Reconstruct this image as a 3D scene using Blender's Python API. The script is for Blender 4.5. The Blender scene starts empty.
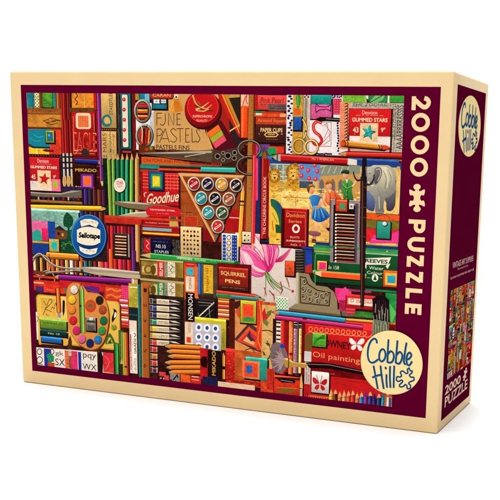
import bpy, bmesh, math, random
from mathutils import Matrix, Vector
random.seed(7)
RND = random.Random(11)
scn = bpy.context.scene
COL = scn.collection

# ------------------------------------------------------------------ real size (metres)
BW = 0.356                      # width of the box front
BH = 0.6936 * BW                # height
BD = 0.2863 * BW                # depth

# camera pose solved against the box: rows = image right, image down, view direction
RC = [[0.9391740363370475, -0.02989116220218179, 0.34213834613001337],
      [0.09938557748437545, 0.9772356906464542, -0.18743775477433772],
      [-0.32874707064622677, 0.210040289823049, 0.9207651384541957]]
TC = [-0.75755211, -0.64752918, 2.13285011]
CB = [1.47699656, 0.16216006, -1.82603782]      # camera in box axes (x right, y down, z deep)
FPX, PPX, PPY = 974.4, 356.689, 367.837

# ------------------------------------------------------------------ small maths
def solve(A, b):
    n = len(b); M = [r[:] + [b[i]] for i, r in enumerate(A)]
    for i in range(n):
        p = max(range(i, n), key=lambda k: abs(M[k][i])); M[i], M[p] = M[p], M[i]
        for k in range(n):
            if k != i:
                f = M[k][i] / M[i][i]
                for j in range(i, n + 1): M[k][j] -= f * M[i][j]
    return [M[i][n] / M[i][i] for i in range(n)]
def homography(src, dst):
    A = []; b = []
    for (x, y), (u, v) in zip(src, dst):
        A.append([x, y, 1, 0, 0, 0, -u*x, -u*y]); b.append(u)
        A.append([0, 0, 0, x, y, 1, -v*x, -v*y]); b.append(v)
    h = solve(A, b)
    def f(p):
        x, y = p; w = h[6]*x + h[7]*y + 1
        return ((h[0]*x + h[1]*y + h[2]) / w, (h[3]*x + h[4]*y + h[5]) / w)
    return f
def ray(px, py):
    d = [(px - PPX) / FPX, (py - PPY) / FPX, 1.0]
    return [sum(RC[k][i] * d[k] for k in range(3)) for i in range(3)]
def hit_front(p):
    r = ray(*p); t = -CB[2] / r[2]
    return ((CB[0] + t*r[0]) * BW * 1000, (CB[1] + t*r[1]) * BW * 1000)
def hit_side(p):
    r = ray(*p); t = (1 - CB[0]) / r[0]
    return ((CB[2] + t*r[2]) * BW * 1000, (CB[1] + t*r[1]) * BW * 1000)
def rect_of(q, hit):
    a, b, c, d = [hit(p) for p in q]
    return ((a[0]+d[0])/2, (a[1]+b[1])/2, (b[0]+c[0])/2, (c[1]+d[1])/2)
def lin(c):
    return tuple(((x/255.)/12.92 if x <= 10 else ((x/255. + .055)/1.055)**2.4) for x in c)

# ------------------------------------------------------------------ a printed sheet: flat shapes laid in thin ink layers
class Sheet:
    """collects printed shapes in millimetres on a face; x right, y down"""
    def __init__(s, fmap, clip=None, z0=0.0, dz=0.010, alb=0.85):
        s.f = fmap; s.clip = clip; s.z0 = z0; s.dz = dz; s.alb = alb
        s.prims = []; s.worn = False; s.gam = 1.0
    def put(s, polys, mapped=False):
        out = []
        for pts, col in polys:
            if not isinstance(col[0], (tuple, list)): col = [col] * len(pts)
            P = [(p if mapped else s.f(p)) for p in pts]
            V = [(p[0], p[1], c, (p[2] if len(p) > 2 else 0)) for p, c in zip(P, col)]
            if s.clip: V = clip_poly(V, s.clip)
            if len(V) >= 3: out.append(V)
        if not out: return
        xs = [v[0] for V in out for v in V]; ys = [v[1] for V in out for v in V]
        bb = (min(xs), min(ys), max(xs), max(ys))
        L = 0
        for b2, l2, _ in s.prims:
            if l2 >= L and bb[0] < b2[2] and bb[2] > b2[0] and bb[1] < b2[3] and bb[3] > b2[1]: L = l2 + 1
        s.prims.append((bb, L, out))
    # --- shapes, in picture pixels unless mapped
    def poly(s, pts, c): s.put([(pts, c)])
    def R(s, x0, y0, x1, y1, c, j=0.07, c2=None, vert=True, rad=0, cell=4.0):
        """axis-aligned printed rectangle from its top-left and bottom-right picture points, with uneven ink"""
        a = s.f((x0, y0)); b = s.f((x1, y1))
        s.Rm(a[0], a[1], b[0], b[1], c, j, c2, vert, rad, cell)
    def Rm(s, X0, Y0, X1, Y1, c, j=0.07, c2=None, vert=True, rad=0, cell=4.0):
        if rad:
            pts = []
            for cx, cy, a0 in ((X1-rad, Y0+rad, -90), (X1-rad, Y1-rad, 0), (X0+rad, Y1-rad, 90), (X0+rad, Y0+rad, 180)):
                for k in range(5):
                    t = math.radians(a0 + k*22.5); pts.append((cx + rad*math.cos(t), cy + rad*math.sin(t)))
            s.put([(pts, c)], True); return
        nx = max(1, min(24, int(round(abs(X1-X0)/cell)))); ny = max(1, min(24, int(round(abs(Y1-Y0)/cell))))
        g = {}
        for i in range(nx+1):
            for k in range(ny+1):
                t = (k/ny if vert else i/nx)
                base = c if c2 is None else tuple(c[q] + (c2[q]-c[q])*t for q in range(3))
                m = 1 + RND.uniform(-j, j)
                g[i, k] = ((X0+(X1-X0)*i/nx, Y0+(Y1-Y0)*k/ny), tuple(min(255, max(0, q*m)) for q in base))
        polys = []
        for i in range(nx):
            for k in range(ny):
                q = [g[i, k], g[i+1, k], g[i+1, k+1], g[i, k+1]]
                polys.append(([p[0] for p in q], [p[1] for p in q]))
        s.put(polys, True)
        if s.worn and j >= .06 and abs((X1-X0)*(Y1-Y0)) > 18 and min(abs(X1-X0), abs(Y1-Y0)) > 2.2:
            cc = c if c2 is None else tuple((c[q]+c2[q])/2 for q in range(3)); d = min(.3, .1+j*.7)
            s.daub(X0, Y0, X1, Y1, [tuple(min(255, q*(1+e)) for q in cc) for e in (-d, -d*.6, d*.6, d*.9)], p=.3, cell=.95, mapped=True)
    def box(s, x0, y0, x1, y1, c, **k):
        """a drawn object with drop shadow, darker foot and bright top edge put into the ink"""
        s.R(x0-.6, y0-.3, x1+1.7, y1+1.8, (62, 30, 24), j=.05); s.R(x0-.35, y0-.25, x1+.9, y1+.9, (26, 13, 13), j=.05)
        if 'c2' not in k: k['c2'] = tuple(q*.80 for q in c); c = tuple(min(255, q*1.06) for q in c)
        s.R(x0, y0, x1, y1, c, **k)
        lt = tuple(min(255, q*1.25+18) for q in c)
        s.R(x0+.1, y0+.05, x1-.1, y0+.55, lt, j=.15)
    def spoly(s, pts, c, n=4):
        P = [pts[-2], pts[-1]] + list(pts) + [pts[0], pts[1]]
        Q = curve(P, n); s.poly(Q[2*n:-2*n-1], c)
    def gpoly(s, pts, c1, c2, ang=90.0, n=4):
        """smooth painted shape running from tone c1 to tone c2 along a direction"""
        P = [pts[-2], pts[-1]] + list(pts) + [pts[0], pts[1]]
        Q = curve(P, n)[2*n:-2*n-1]; t = math.radians(ang); d = [p[0]*math.cos(t)+p[1]*math.sin(t) for p in Q]; lo, hi = min(d), max(d)
        s.put([(Q, [tuple(c1[k]+(c2[k]-c1[k])*((v-lo)/(hi-lo)) for k in range(3)) for v in d])])
    def daub(s, x0, y0, x1, y1, cols, p=.6, cell=1.5, mapped=False, amt=.0):
        """broken painted touches, each in a cell of its own"""
        a = (x0, y0) if mapped else s.f((x0, y0)); b_ = (x1, y1) if mapped else s.f((x1, y1))
        polys = []; y = a[1]
        while y < b_[1]-cell*.3:
            h = min(cell*RND.uniform(.55, 1.3), b_[1]-y); x = a[0]+RND.uniform(0, cell)
            while x < b_[0]-cell*.3:
                l = min(cell*RND.uniform(.6, 3.2), b_[0]-x)
                if RND.random() < p:
                    c = RND.choice(cols); J = lambda: RND.uniform(0, h*.42); K = lambda: RND.uniform(0, l*.3)
                    polys.append(([(x+K(), y+J()), (x+l*.5, y+J()*.8), (x+l-K(), y+J()), (x+l-K()*.5, y+h-J()), (x+l*.5, y+h-J()*.8), (x+K(), y+h-J())], c))
                x += l+.05
            y += h+.03
        if polys: s.put(polys, True)
    def ell(s, cx, cy, rx, ry, c, n=32, c2=None):
        pts = [(cx+rx*math.cos(2*math.pi*k/n), cy+ry*math.sin(2*math.pi*k/n)) for k in range(n)]
        if c2:
            cols = [tuple(c[q]+(c2[q]-c[q])*(.5+.5*math.sin(2*math.pi*k/n+.6)) for q in range(3)) for k in range(n)]
            s.put([(pts, cols)])
        else: s.put([(pts, c)])
    def ring(s, cx, cy, rx, ry, w, c, n=28):
        s.line([(cx+rx*math.cos(2*math.pi*k/n), cy+ry*math.sin(2*math.pi*k/n)) for k in range(n+1)], w, c, closed=True)
    def line(s, pts, w, c, closed=False, smooth=False, w2=None, mapped=False):
        """one ribbon along the points; w in millimetres; ramps a hair in height so it may cross itself"""
        if smooth: pts = curve(pts, 5)
        P = [p if mapped else s.f(p) for p in pts]
        Q = [P[0]]
        for p in P[1:]:
            if math.hypot(p[0]-Q[-1][0], p[1]-Q[-1][1]) > 1e-4: Q.append(p)
        P = Q; n = len(P)
        if n < 2: return
        L = []; Rr = []
        for i in range(n):
            if closed: a = P[i-1] if i > 0 else P[n-2]; b = P[i+1] if i < n-1 else P[1]
            else: a = P[max(0, i-1)]; b = P[min(n-1, i+1)]
            p = P[i]
            d1 = (p[0]-a[0], p[1]-a[1]); d2 = (b[0]-p[0], b[1]-p[1])
            l1 = math.hypot(*d1) or 1; l2 = math.hypot(*d2) or 1
            if i == 0 and not closed: d1, l1 = d2, l2
            if i == n-1 and not closed: d2, l2 = d1, l1
            n1 = (-d1[1]/l1, d1[0]/l1); n2 = (-d2[1]/l2, d2[0]/l2)
            m = (n1[0]+n2[0], n1[1]+n2[1]); lm = math.hypot(*m) or 1; m = (m[0]/lm, m[1]/lm)
            k = 1/max(.45, m[0]*n1[0]+m[1]*n1[1])
            ww = (w if w2 is None else w+(w2-w)*i/(n-1))/2*k
            z = i/(n-1)*.0035
            L.append((p[0]+m[0]*ww, p[1]+m[1]*ww, z)); Rr.append((p[0]-m[0]*ww, p[1]-m[1]*ww, z))
        s.put([([L[i], L[i+1], Rr[i+1], Rr[i]], c) for i in range(n-1)], True)
    def text(s, t, x0, y0, x1, y1, c, rot=0, bold=0.0, tilt=0.0, slant=0.0):
        a = s.f((x0, y0)); b = s.f((x1, y1)); s.textm(t, a[0], a[1], b[0], b[1], c, rot, bold, tilt, slant)
    def textm(s, t, X0, Y0, X1, Y1, c, rot=0, bold=0.0, tilt=0.0, slant=0.0):
        w, h = X1-X0, Y1-Y0; polys = []
        for pts in glyphs(t, bold):
            o = []
            for u, v in pts:
                if rot == 0: x = X0+u*w+slant*v*h; y = Y1-v*h+tilt*(u-.5)*h
                elif rot == 90: x = X0+v*w; y = Y0+u*h
                else: x = X1-v*w; y = Y1-u*h
                o.append((x, y))
            polys.append((o, c))
        s.put(polys, True)
    def scrib(s, x0, y0, x1, y1, c, rows=2, rot=False, dens=.75):
        """lettering too fine to read: rows of little strokes"""
        a = s.f((x0, y0)); b = s.f((x1, y1)); w, h = b[0]-a[0], b[1]-a[1]; polys = []
        if rot: rows_n, run, thick = rows, h, w/rows
        else: rows_n, run, thick = rows, w, h/rows
        for r in range(rows_n):
            t = 0
            while t < run-.5:
                l = RND.uniform(.3, .65)
                if RND.random() < dens:
                    o0 = r*thick + thick*.12 + RND.uniform(0, thick*.12); o1 = r*thick+thick*RND.uniform(.6, .8)
                    if rot: q = [(a[0]+o0, a[1]+t), (a[0]+o1, a[1]+t), (a[0]+o1, a[1]+t+l), (a[0]+o0, a[1]+t+l)]
                    else: q = [(a[0]+t, a[1]+o0), (a[0]+t+l, a[1]+o0), (a[0]+t+l, a[1]+o1), (a[0]+t, a[1]+o1)]
                    polys.append((q, c))
                t += l + RND.uniform(.25, .5)
        s.put(polys, True)
    def bars(s, x0, y0, x1, y1, cols, gap=.12, vert=True, gc=None, dark=(30, 14, 14)):
        """a row of pencils or stripes seen side on: each with a lit, a plain and a far facet as drawn"""
        s.R(x0, y0, x1, y1, gc or dark, j=.2)
        a = s.f((x0, y0)); b = s.f((x1, y1)); n = len(cols); polys = []
        for i, c in enumerate(cols):
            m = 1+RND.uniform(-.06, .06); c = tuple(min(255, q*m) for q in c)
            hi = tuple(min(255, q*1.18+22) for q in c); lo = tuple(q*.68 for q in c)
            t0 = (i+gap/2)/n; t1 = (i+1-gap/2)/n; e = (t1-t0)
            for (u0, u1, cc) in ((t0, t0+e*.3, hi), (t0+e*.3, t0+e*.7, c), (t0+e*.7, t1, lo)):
                if vert: X0 = a[0]+(b[0]-a[0])*u0; X1 = a[0]+(b[0]-a[0])*u1; Y0, Y1 = a[1], b[1]
                else: Y0 = a[1]+(b[1]-a[1])*u0; Y1 = a[1]+(b[1]-a[1])*u1; X0, X1 = a[0], b[0]
                polys.append(([(X0, Y0), (X1, Y0), (X1, Y1), (X0, Y1)], cc))
        s.put(polys, True)
    def checks(s, x0, y0, x1, y1, c, nx, ny, skip=0):
        a = s.f((x0, y0)); b = s.f((x1, y1)); dx = (b[0]-a[0])/nx; dy = (b[1]-a[1])/ny; polys = []
        for i in range(nx):
            for k in range(ny):
                if (i+k) % 2 == skip:
                    X = a[0]+i*dx; Y = a[1]+k*dy
                    polys.append(([(X+.08*dx, Y+.08*dy), (X+.92*dx, Y+.08*dy), (X+.92*dx, Y+.92*dy), (X+.08*dx, Y+.92*dy)], c))
        s.put(polys, True)
    def dots(s, x0, y0, x1, y1, c, nx, ny, r, shape=8, jit=0):
        a = s.f((x0, y0)); b = s.f((x1, y1)); polys = []
        for i in range(nx):
            for k in range(ny):
                X = a[0]+(b[0]-a[0])*(i+.5)/nx+RND.uniform(-jit, jit); Y = a[1]+(b[1]-a[1])*(k+.5)/ny+RND.uniform(-jit, jit)
                polys.append(([(X+r*math.cos(2*math.pi*q/shape), Y+r*math.sin(2*math.pi*q/shape)) for q in range(shape)], c))
        s.put(polys, True)
    def ticks(s, x0, y0, x1, y1, c, n, vert=False):
        """graduations of a printed ruler"""
        a = s.f((x0, y0)); b = s.f((x1, y1)); polys = []
        for i in range(n):
            t = (i+.5)/n; f = 1.0 if i % 4 == 0 else .5
            if vert: Y = a[1]+(b[1]-a[1])*t; polys.append(([(b[0]-(b[0]-a[0])*f, Y-.11), (b[0], Y-.11), (b[0], Y+.11), (b[0]-(b[0]-a[0])*f, Y+.11)], c))
            else: X = a[0]+(b[0]-a[0])*t; polys.append(([(X-.11, a[1]), (X+.11, a[1]), (X+.11, a[1]+(b[1]-a[1])*f), (X-.11, a[1]+(b[1]-a[1])*f)], c))
        s.put(polys, True)
    def pencil(s, p, q, w, c, tip=5.0, both=False, lead=None, wood=(226, 178, 112), round_=False):
        """printed pencil from blunt end p to point q, w = width in picture pixels"""
        dx, dy = q[0]-p[0], q[1]-p[1]; l = math.hypot(dx, dy); ux, uy = dx/l, dy/l; nx, ny = -uy, ux
        h = w/2
        def P(t, o): return (p[0]+ux*t+nx*o, p[1]+uy*t+ny*o)
        e = l-tip
        s.poly([P(-.3, -h-.45), P(e, -h-.45), P(l+.5, 0), P(e, h+.8), P(-.3, h+.8)], (26, 14, 12))
        # the facet nearer the top or left of the picture is drawn lighter
        sg = 1 if (ny < 0 or (abs(ny) < .3 and nx < 0)) else -1
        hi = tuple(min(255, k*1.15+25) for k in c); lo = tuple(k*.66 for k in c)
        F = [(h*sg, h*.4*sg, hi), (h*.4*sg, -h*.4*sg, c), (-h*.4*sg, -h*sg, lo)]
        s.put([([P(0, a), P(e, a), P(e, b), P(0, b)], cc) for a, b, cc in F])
        s.put([([P(e, h), P(l-tip*.3, h*.3), P(l-tip*.3, -h*.3), P(e, -h)], [wood, wood, tuple(k*.8 for k in wood), tuple(k*.75 for k in wood)])])
        s.poly([P(l-tip*.3, h*.3), P(l, 0), P(l-tip*.3, -h*.3)], lead or tuple(k*.8 for k in c))
    def star(s, cx, cy, r, c, rot=0.0):
        pts = []
        for k in range(10):
            rr = r if k % 2 == 0 else r*.42; t = math.radians(-90+36*k+rot)
            pts.append((cx+rr*math.cos(t)*.92, cy+rr*math.sin(t)))
        s.poly(pts, c)
    def copy_to(s, other, fx):
        for bb, L, out in s.prims:
            polys = []
            for V in out:
                polys.append(([fx((v[0], v[1]))+(v[3],) for v in V], [v[2] for v in V]))
            xs = [p[0] for P, _ in polys for p in P]; ys = [p[1] for P, _ in polys for p in P]
            if not xs: continue
            other.prims.append(((min(xs), min(ys), max(xs), max(ys)), L, [[(p[0], p[1], c, p[2]*.3) for p, c in zip(P, C)] for P, C in polys]))
    def mesh(s, name, place, mat, parent, label=None):
        vs = []; fs = []; cs = []
        for bb, L, out in s.prims:
            for V in out:
                b = len(vs)
                for v in V:
                    vs.append(place(v[0], v[1], s.z0+s.dz*(L+1)+v[3]))
                    c = lin(v[2]); c = tuple(q**s.gam for q in c)
                    if s.worn: g_ = .3*c[0]+.6*c[1]+.1*c[2]; c = tuple((c[k]*.98+g_*.02)*(1.06, .96, .86)[k] for k in range(3))
                    cs.append((c[0]*s.alb, c[1]*s.alb, c[2]*s.alb, 1.0))
                fs.append(list(range(b, b+len(V))))
        me = bpy.data.meshes.new(name); me.from_pydata(vs, [], fs)
        at = me.color_attributes.new('ink', 'FLOAT_COLOR', 'POINT')
        for i, c in enumerate(cs): at.data[i].color = c
        me.materials.append(mat); me.update()
        # every printed face looks outwards
        bm = bmesh.new(); bm.from_mesh(me)
        a = Vector(place(0, 0, 0)); nrm = Vector(place(0, 0, 1))-a
        bm.normal_update()
        for f in bm.faces:
            if f.normal.dot(nrm) < 0: f.normal_flip()
        bm.to_mesh(me); bm.free()
        o = bpy.data.objects.new(name, me); COL.objects.link(o); o.parent = parent
        if label: o['label'] = label
        return o

def clip_poly(V, r):
    for axis, lim, sgn in ((0, r[0], 1), (0, r[2], -1), (1, r[1], 1), (1, r[3], -1)):
        out = []
        for i in range(len(V)):
            a, b = V[i-1], V[i]; ia = (a[axis]-lim)*sgn >= 0; ib = (b[axis]-lim)*sgn >= 0
            if ia != ib:
                t = (lim-a[axis])/(b[axis]-a[axis])
                out.append((a[0]+(b[0]-a[0])*t, a[1]+(b[1]-a[1])*t, tuple(a[2][k]+(b[2][k]-a[2][k])*t for k in range(3)), a[3]+(b[3]-a[3])*t))
            if ib: out.append(b)
        V = out
        if not V: break
    return V
def curve(P, n):
    out = []
    for i in range(len(P)-1):
        p0 = P[max(0, i-1)]; p1 = P[i]; p2 = P[i+1]; p3 = P[min(len(P)-1, i+2)]
        for k in range(n):
            t = k/n
            out.append(tuple(.5*((2*p1[q])+(-p0[q]+p2[q])*t+(2*p0[q]-5*p1[q]+4*p2[q]-p3[q])*t*t+(-p0[q]+3*p1[q]-3*p2[q]+p3[q])*t**3) for q in range(2)))
    out.append(P[-1]); return out
_g = {}
def glyphs(t, bold=0.0):
    """outline triangles of a string in Blender's own typeface, stretched to the unit square"""
    k = (t, bold)
    if k not in _g:
        cu = bpy.data.curves.new('type', 'FONT'); cu.body = t; cu.offset = bold; cu.resolution_u = 3
        ob = bpy.data.objects.new('type', cu); COL.objects.link(ob)
        bpy.context.view_layer.update()
        me = ob.evaluated_get(bpy.context.evaluated_depsgraph_get()).to_mesh()
        co = [v.co.copy() for v in me.vertices]
        x0 = min(c.x for c in co); x1 = max(c.x for c in co); y0 = min(c.y for c in co); y1 = max(c.y for c in co)
        _g[k] = [[((co[i].x-x0)/(x1-x0), (co[i].y-y0)/(y1-y0)) for i in p.vertices] for p in me.polygons]
        bpy.data.objects.remove(ob); bpy.data.curves.remove(cu)
    return _g[k]

# ------------------------------------------------------------------ materials
def nodes(name):
    m = bpy.data.materials.new(name); m.use_nodes = True; nt = m.node_tree; nt.nodes.clear()
    o = nt.nodes.new('ShaderNodeOutputMaterial'); b = nt.nodes.new('ShaderNodeBsdfPrincipled')
    nt.links.new(b.outputs[0], o.inputs[0]); return m, nt, b
def ink_material(name, amount, scale, rough=.42, spec=.35):
    m, nt, b = nodes(name); N = nt.nodes.new; K = nt.links.new
    at = N('ShaderNodeAttribute'); at.attribute_name = 'ink'
    tc = N('ShaderNodeTexCoord')
    n1 = N('ShaderNodeTexNoise'); n1.inputs['Scale'].default_value = scale; n1.inputs['Detail'].default_value = 5; n1.inputs['Roughness'].default_value = .65
    K(tc.outputs['Object'], n1.inputs['Vector'])
    mr = N('ShaderNodeMapRange'); mr.inputs['From Min'].default_value = .3; mr.inputs['From Max'].default_value = .7
    mr.inputs['To Min'].default_value = 1-amount; mr.inputs['To Max'].default_value = 1+amount
    K(n1.outputs['Fac'], mr.inputs['Value'])
    vm = N('ShaderNodeVectorMath'); vm.operation = 'MULTIPLY'
    K(at.outputs['Color'], vm.inputs[0])
    cmb = N('ShaderNodeCombineXYZ')
    for i in range(3): K(mr.outputs[0], cmb.inputs[i])
    K(cmb.outputs[0], vm.inputs[1])
    K(vm.outputs[0], b.inputs['Base Color'])
    b.inputs['Roughness'].default_value = rough; b.inputs['Specular IOR Level'].default_value = spec
    n2 = N('ShaderNodeTexNoise'); n2.inputs['Scale'].default_value = 60; n2.inputs['Detail'].default_value = 3
    K(tc.outputs['Object'], n2.inputs['Vector'])
    bp = N('ShaderNodeBump'); bp.inputs['Strength'].default_value = .08; bp.inputs['Distance'].default_value = .0005
    K(n2.outputs['Fac'], bp.inputs['Height']); K(bp.outputs[0], b.inputs['Normal'])
    return m
PRINT = ink_material('printed_collage', .11, 700, .5, 0.0)
FLAT = ink_material('printed_flat_ink', .03, 500, .5, 0.0)
def paper(name, rgb, var=.03, rough=.5):
    m, nt, b = nodes(name); N = nt.nodes.new; K = nt.links.new
    tc = N('ShaderNodeTexCoord'); n = N('ShaderNodeTexNoise'); n.inputs['Scale'].default_value = 45; n.inputs['Detail'].default_value = 8
    K(tc.outputs['Object'], n.inputs['Vector'])
    r = N('ShaderNodeValToRGB'); l = lin(rgb)
    r.color_ramp.elements[0].position = .3; r.color_ramp.elements[1].position = .7
    r.color_ramp.elements[0].color = tuple(x*.85*(1-var) for x in l)+(1,); r.color_ramp.elements[1].color = tuple(min(1, x*.85*(1+var)) for x in l)+(1,)
    g = N('ShaderNodeTexNoise'); g.inputs['Scale'].default_value = 1400; g.inputs['Detail'].default_value = 3; K(tc.outputs['Object'], g.inputs['Vector'])
    ad = N('ShaderNodeMath'); ad.operation = 'MULTIPLY_ADD'; ad.inputs[1].default_value = .5; K(g.outputs['Fac'], ad.inputs[0])
    hf = N('ShaderNodeMath'); hf.operation = 'MULTIPLY'; hf.inputs[1].default_value = .5; K(n.outputs['Fac'], hf.inputs[0]); K(hf.outputs[0], ad.inputs[2])
    K(ad.outputs[0], r.inputs[0]); K(r.outputs[0], b.inputs['Base Color'])
    b.inputs['Roughness'].default_value = rough; b.inputs['Specular IOR Level'].default_value = .08
    bp = N('ShaderNodeBump'); bp.inputs['Strength'].default_value = .1; bp.inputs['Distance'].default_value = .0006
    K(n.outputs['Fac'], bp.inputs['Height']); K(bp.outputs[0], b.inputs['Normal'])
    return m
CREAM = paper('cream_wrap_paper', (240, 209, 156), .05)
GREY = paper('grey_board', (206, 192, 170))
WHITE = paper('white_backdrop_paper', (266, 266, 266), .003, .9)

# ------------------------------------------------------------------ the thing
root = bpy.data.objects.new('puzzle_box', None); COL.objects.link(root)
root['label'] = 'jigsaw puzzle box with cream edges, maroon border and crowded art supplies picture, standing upright'
root['category'] = 'puzzle box'

def shell(name, x0, x1, y0, y1, z0, z1, t, open_back, bev, mat):
    bm = bmesh.new()
    V = [bm.verts.new(p) for p in ((x0,y0,z0),(x1,y0,z0),(x1,y0,z1),(x0,y0,z1),(x0,y1,z0),(x1,y1,z0),(x1,y1,z1),(x0,y1,z1))]
    F = {'front':(0,1,2,3),'right':(1,5,6,2),'left':(4,0,3,7),'top':(3,2,6,7),'bottom':(4,5,1,0),'back':(5,4,7,6)}
    for k, f in F.items():
        if k == open_back: continue
        bm.faces.new([V[i] for i in f])
    es = [e for e in bm.edges if len(e.link_faces) == 2]
    bmesh.ops.bevel(bm, geom=es, offset=bev, segments=4, affect='EDGES', profile=.5, clamp_overlap=True)
    me = bpy.data.meshes.new(name); bm.to_mesh(me); bm.free()
    me.materials.append(mat)
    o = bpy.data.objects.new(name, me); COL.objects.link(o); o.parent = root
    so = o.modifiers.new('board', 'SOLIDIFY'); so.thickness = t; so.offset = -1
    for p in me.polygons: p.use_smooth = True
    me.set_sharp_from_angle(angle=math.radians(40)) if hasattr(me, 'set_sharp_from_angle') else None
    return o
lid = shell('lid', -.0015, BW, 0, BD+.0004, -.0010, BH+.0006, .0020, 'back', .0017, CREAM)
e = .0026
tray = shell('base_tray', e, BW-e, .004, BD-.0008, e, BH-e, .0016, 'front', .0012, CREAM)

def place_front(x, y, z): return (x/1000, -z/1000, BH-y/1000)
def place_side(x, y, z): return (BW+z/1000, x/1000, BH-y/1000)

MQ = [(20.5, 84.8), (440.6, 86.9), (426, 418.5), (32.5, 370.5)]
mr = rect_of(MQ, hit_front)
mfront = homography(MQ, [(mr[0], mr[1]), (mr[2], mr[1]), (mr[2], mr[3]), (mr[0], mr[3])])
MAROON = (92, 0, 40)
b = Sheet(mfront, z0=.02); b.Rm(mr[0], mr[1], mr[2], mr[3], MAROON, j=.02, cell=14)
b.mesh('front_border', place_front, FLAT, root, 'flat maroon border panel on the front of the box')

PQ = [(26.8, 92.8), (403.4, 95.8), (393.2, 406.0), (37.0, 365.2)]
pr = rect_of(PQ, hit_front)
pmap = homography(PQ, [(pr[0], pr[1]), (pr[2], pr[1]), (pr[2], pr[3]), (pr[0], pr[3])])
A = Sheet(pmap, clip=pr, z0=.04, dz=.005); A.worn = True; A.gam = 1.10
# every drawn object of the printed collage, back to front, in picture points
RED=(200,28,32); DRED=(140,20,26); ORG=(236,110,34); YEL=(240,188,36); TAN=(214,172,104); CREAMY=(244,226,186)
GRN=(34,140,64); DGRN=(22,84,48); TEAL=(24,140,150); BLU=(34,84,160); NVY=(28,34,84); PUR=(120,36,120); PNK=(232,70,150)
BLK=(26,20,22); BRN=(126,72,32); OLV=(150,140,40); GRY=(150,142,130); LIME=(150,196,50); WHT=(238,234,228); MUS=(204,158,50)
R,box,poly,spoly,daub,ell,ring,line,text,scrib,bars,checks,dots,ticks,pencil = A.R,A.box,A.poly,A.spoly,A.daub,A.ell,A.ring,A.line,A.text,A.scrib,A.bars,A.checks,A.dots,A.ticks,A.pencil
R(25,91,406,408,(66,26,20),j=.5,cell=7)
daub(26,91,404,408,[(120,40,30),(40,20,24),(90,50,30),(150,60,30),(50,40,70)],p=.5,cell=2)

# ---- top left block
bars(26.5,92,61,108.5,[(165,95,40)]*9,dark=(110,60,24))
R(27,92,35,107.6,(30,150,165),c2=(22,110,130),vert=False)
R(35,92,39.6,107.3,(240,240,200)); checks(35,92,39.6,107.3,(40,150,50),3,9)
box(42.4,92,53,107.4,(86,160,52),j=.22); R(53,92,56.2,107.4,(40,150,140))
R(27.6,108,61.5,114,(160,100,44)); ticks(28,108.2,61,112,(70,36,16),34); scrib(33,109.5,60,112.6,(90,50,22),1,dens=.35)
R(27.8,114,62,128,(198,136,50),j=.12); R(27.8,126.6,62,128.6,(110,66,24))
line([(43,120.5),(48,122.5),(55,121),(61,120)],.5,(60,34,18)); line([(44,121),(52,117.8),(61,121)],.45,(60,34,18)); line([(46,122.6),(52,124.8),(58,122.8)],.45,(60,34,18)); scrib(48,119.5,57,122.8,(60,34,18),2)
R(28.2,128.6,62,154.4,(222,66,40),j=.1)
R(29,147,49.5,154.2,YEL,j=.12); R(36,147,38,154,(246,220,120))
poly([(28.4,129),(51,129),(50.5,146.8),(34,146.3),(28.8,143.5)],(22,138,160)); poly([(28.8,143.5),(34,146.3),(50.5,146.8),(50,148.6),(33,148),(29,145.6)],(20,60,70))
line([(34,134),(38,137),(44,136)],.5,(70,180,190),smooth=True); line([(30,138),(36,141),(42,140)],.5,(60,170,180),smooth=True)
box(46,130.6,54.6,142.6,(160,190,60)); R(47.2,131.8,53.4,141.2,(60,120,70)); R(48,133.6,52.8,139.8,(40,110,180)); R(48.4,134,50.4,136.2,(90,180,220))
poly([(42,150.2),(46,148.8),(54,150),(54,152),(46,151.6)],(120,24,30))
R(28,154.4,62,157.2,(50,24,20),j=.3); dots(29,154.6,62,156.6,(170,110,50),12,1,.4)
# red vertical pencils
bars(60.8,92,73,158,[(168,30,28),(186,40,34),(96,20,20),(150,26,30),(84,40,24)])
bars(62,120,73,158,[(150,26,24),(178,34,32),(112,22,26),(160,28,26)])
# orange box top
R(72,92,95,108,(222,146,42),j=.1); R(84.2,92,85,108,(250,210,120)); line([(76,93),(78,96),(75.4,99),(78,102),(76,105)],.7,(70,40,14),smooth=True); R(93.8,92,97,110,RED)
R(70,107.6,95,112.6,(104,72,34),j=.2); ticks(71,107.8,95,111,(60,36,16),20)
# EAGLE box
box(71.8,111.6,96.4,156,(190,30,30),j=.1,rad=0); R(96.4,111,99.4,157,(150,24,26))
line([(74,116),(74,153),(95,153.6)],.35,(230,150,110)); line([(94,114.5),(94.8,131)],.35,(230,150,110))
a_=pmap((76,112.8)); b_=pmap((91.6,129)); A.Rm(a_[0],a_[1],b_[0],b_[1],(250,216,182),rad=2.2)
R(78.4,115.6,89.2,127.2,(236,120,60)); dots(78.6,115.8,89.2,127.2,(206,70,30),6,6,.42,4); dots(79.4,116.4,89.6,127.6,(252,214,170),6,6,.26,4)
text('EAGLE',73.8,132,97.2,151.6,(236,170,130)); text('EAGLE',74.3,133,96.7,150.6,(190,34,32))
line([(75,154),(80,149.5),(83,152)],.5,(230,150,120),smooth=True)
poly([(81.6,151),(84,148),(88,149.4),(90,153),(88,158),(83,158)],(56,50,50))
# brushes
R(61,154,74,190,(46,40,70),j=.3)
for x,dx in ((64.4,.3),(68.2,.6),(72,.8)):
    bars(x-1.4,153,x+1.2,178,[(236,226,200),(210,190,150)]); 
    for y in (156,161.5,167): R(x-1.5,y,x+1.3,y+1.7,BLK)
    poly([(x-1.4+dx,176),(x+1.6+dx,176),(x+2+dx,183),(x+1+dx,186.5),(x-1+dx,186),(x-1.8+dx,182)],(214,176,104)); line([(x+.3+dx,177),(x+.2+dx,185)],.3,(140,100,50))
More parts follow.
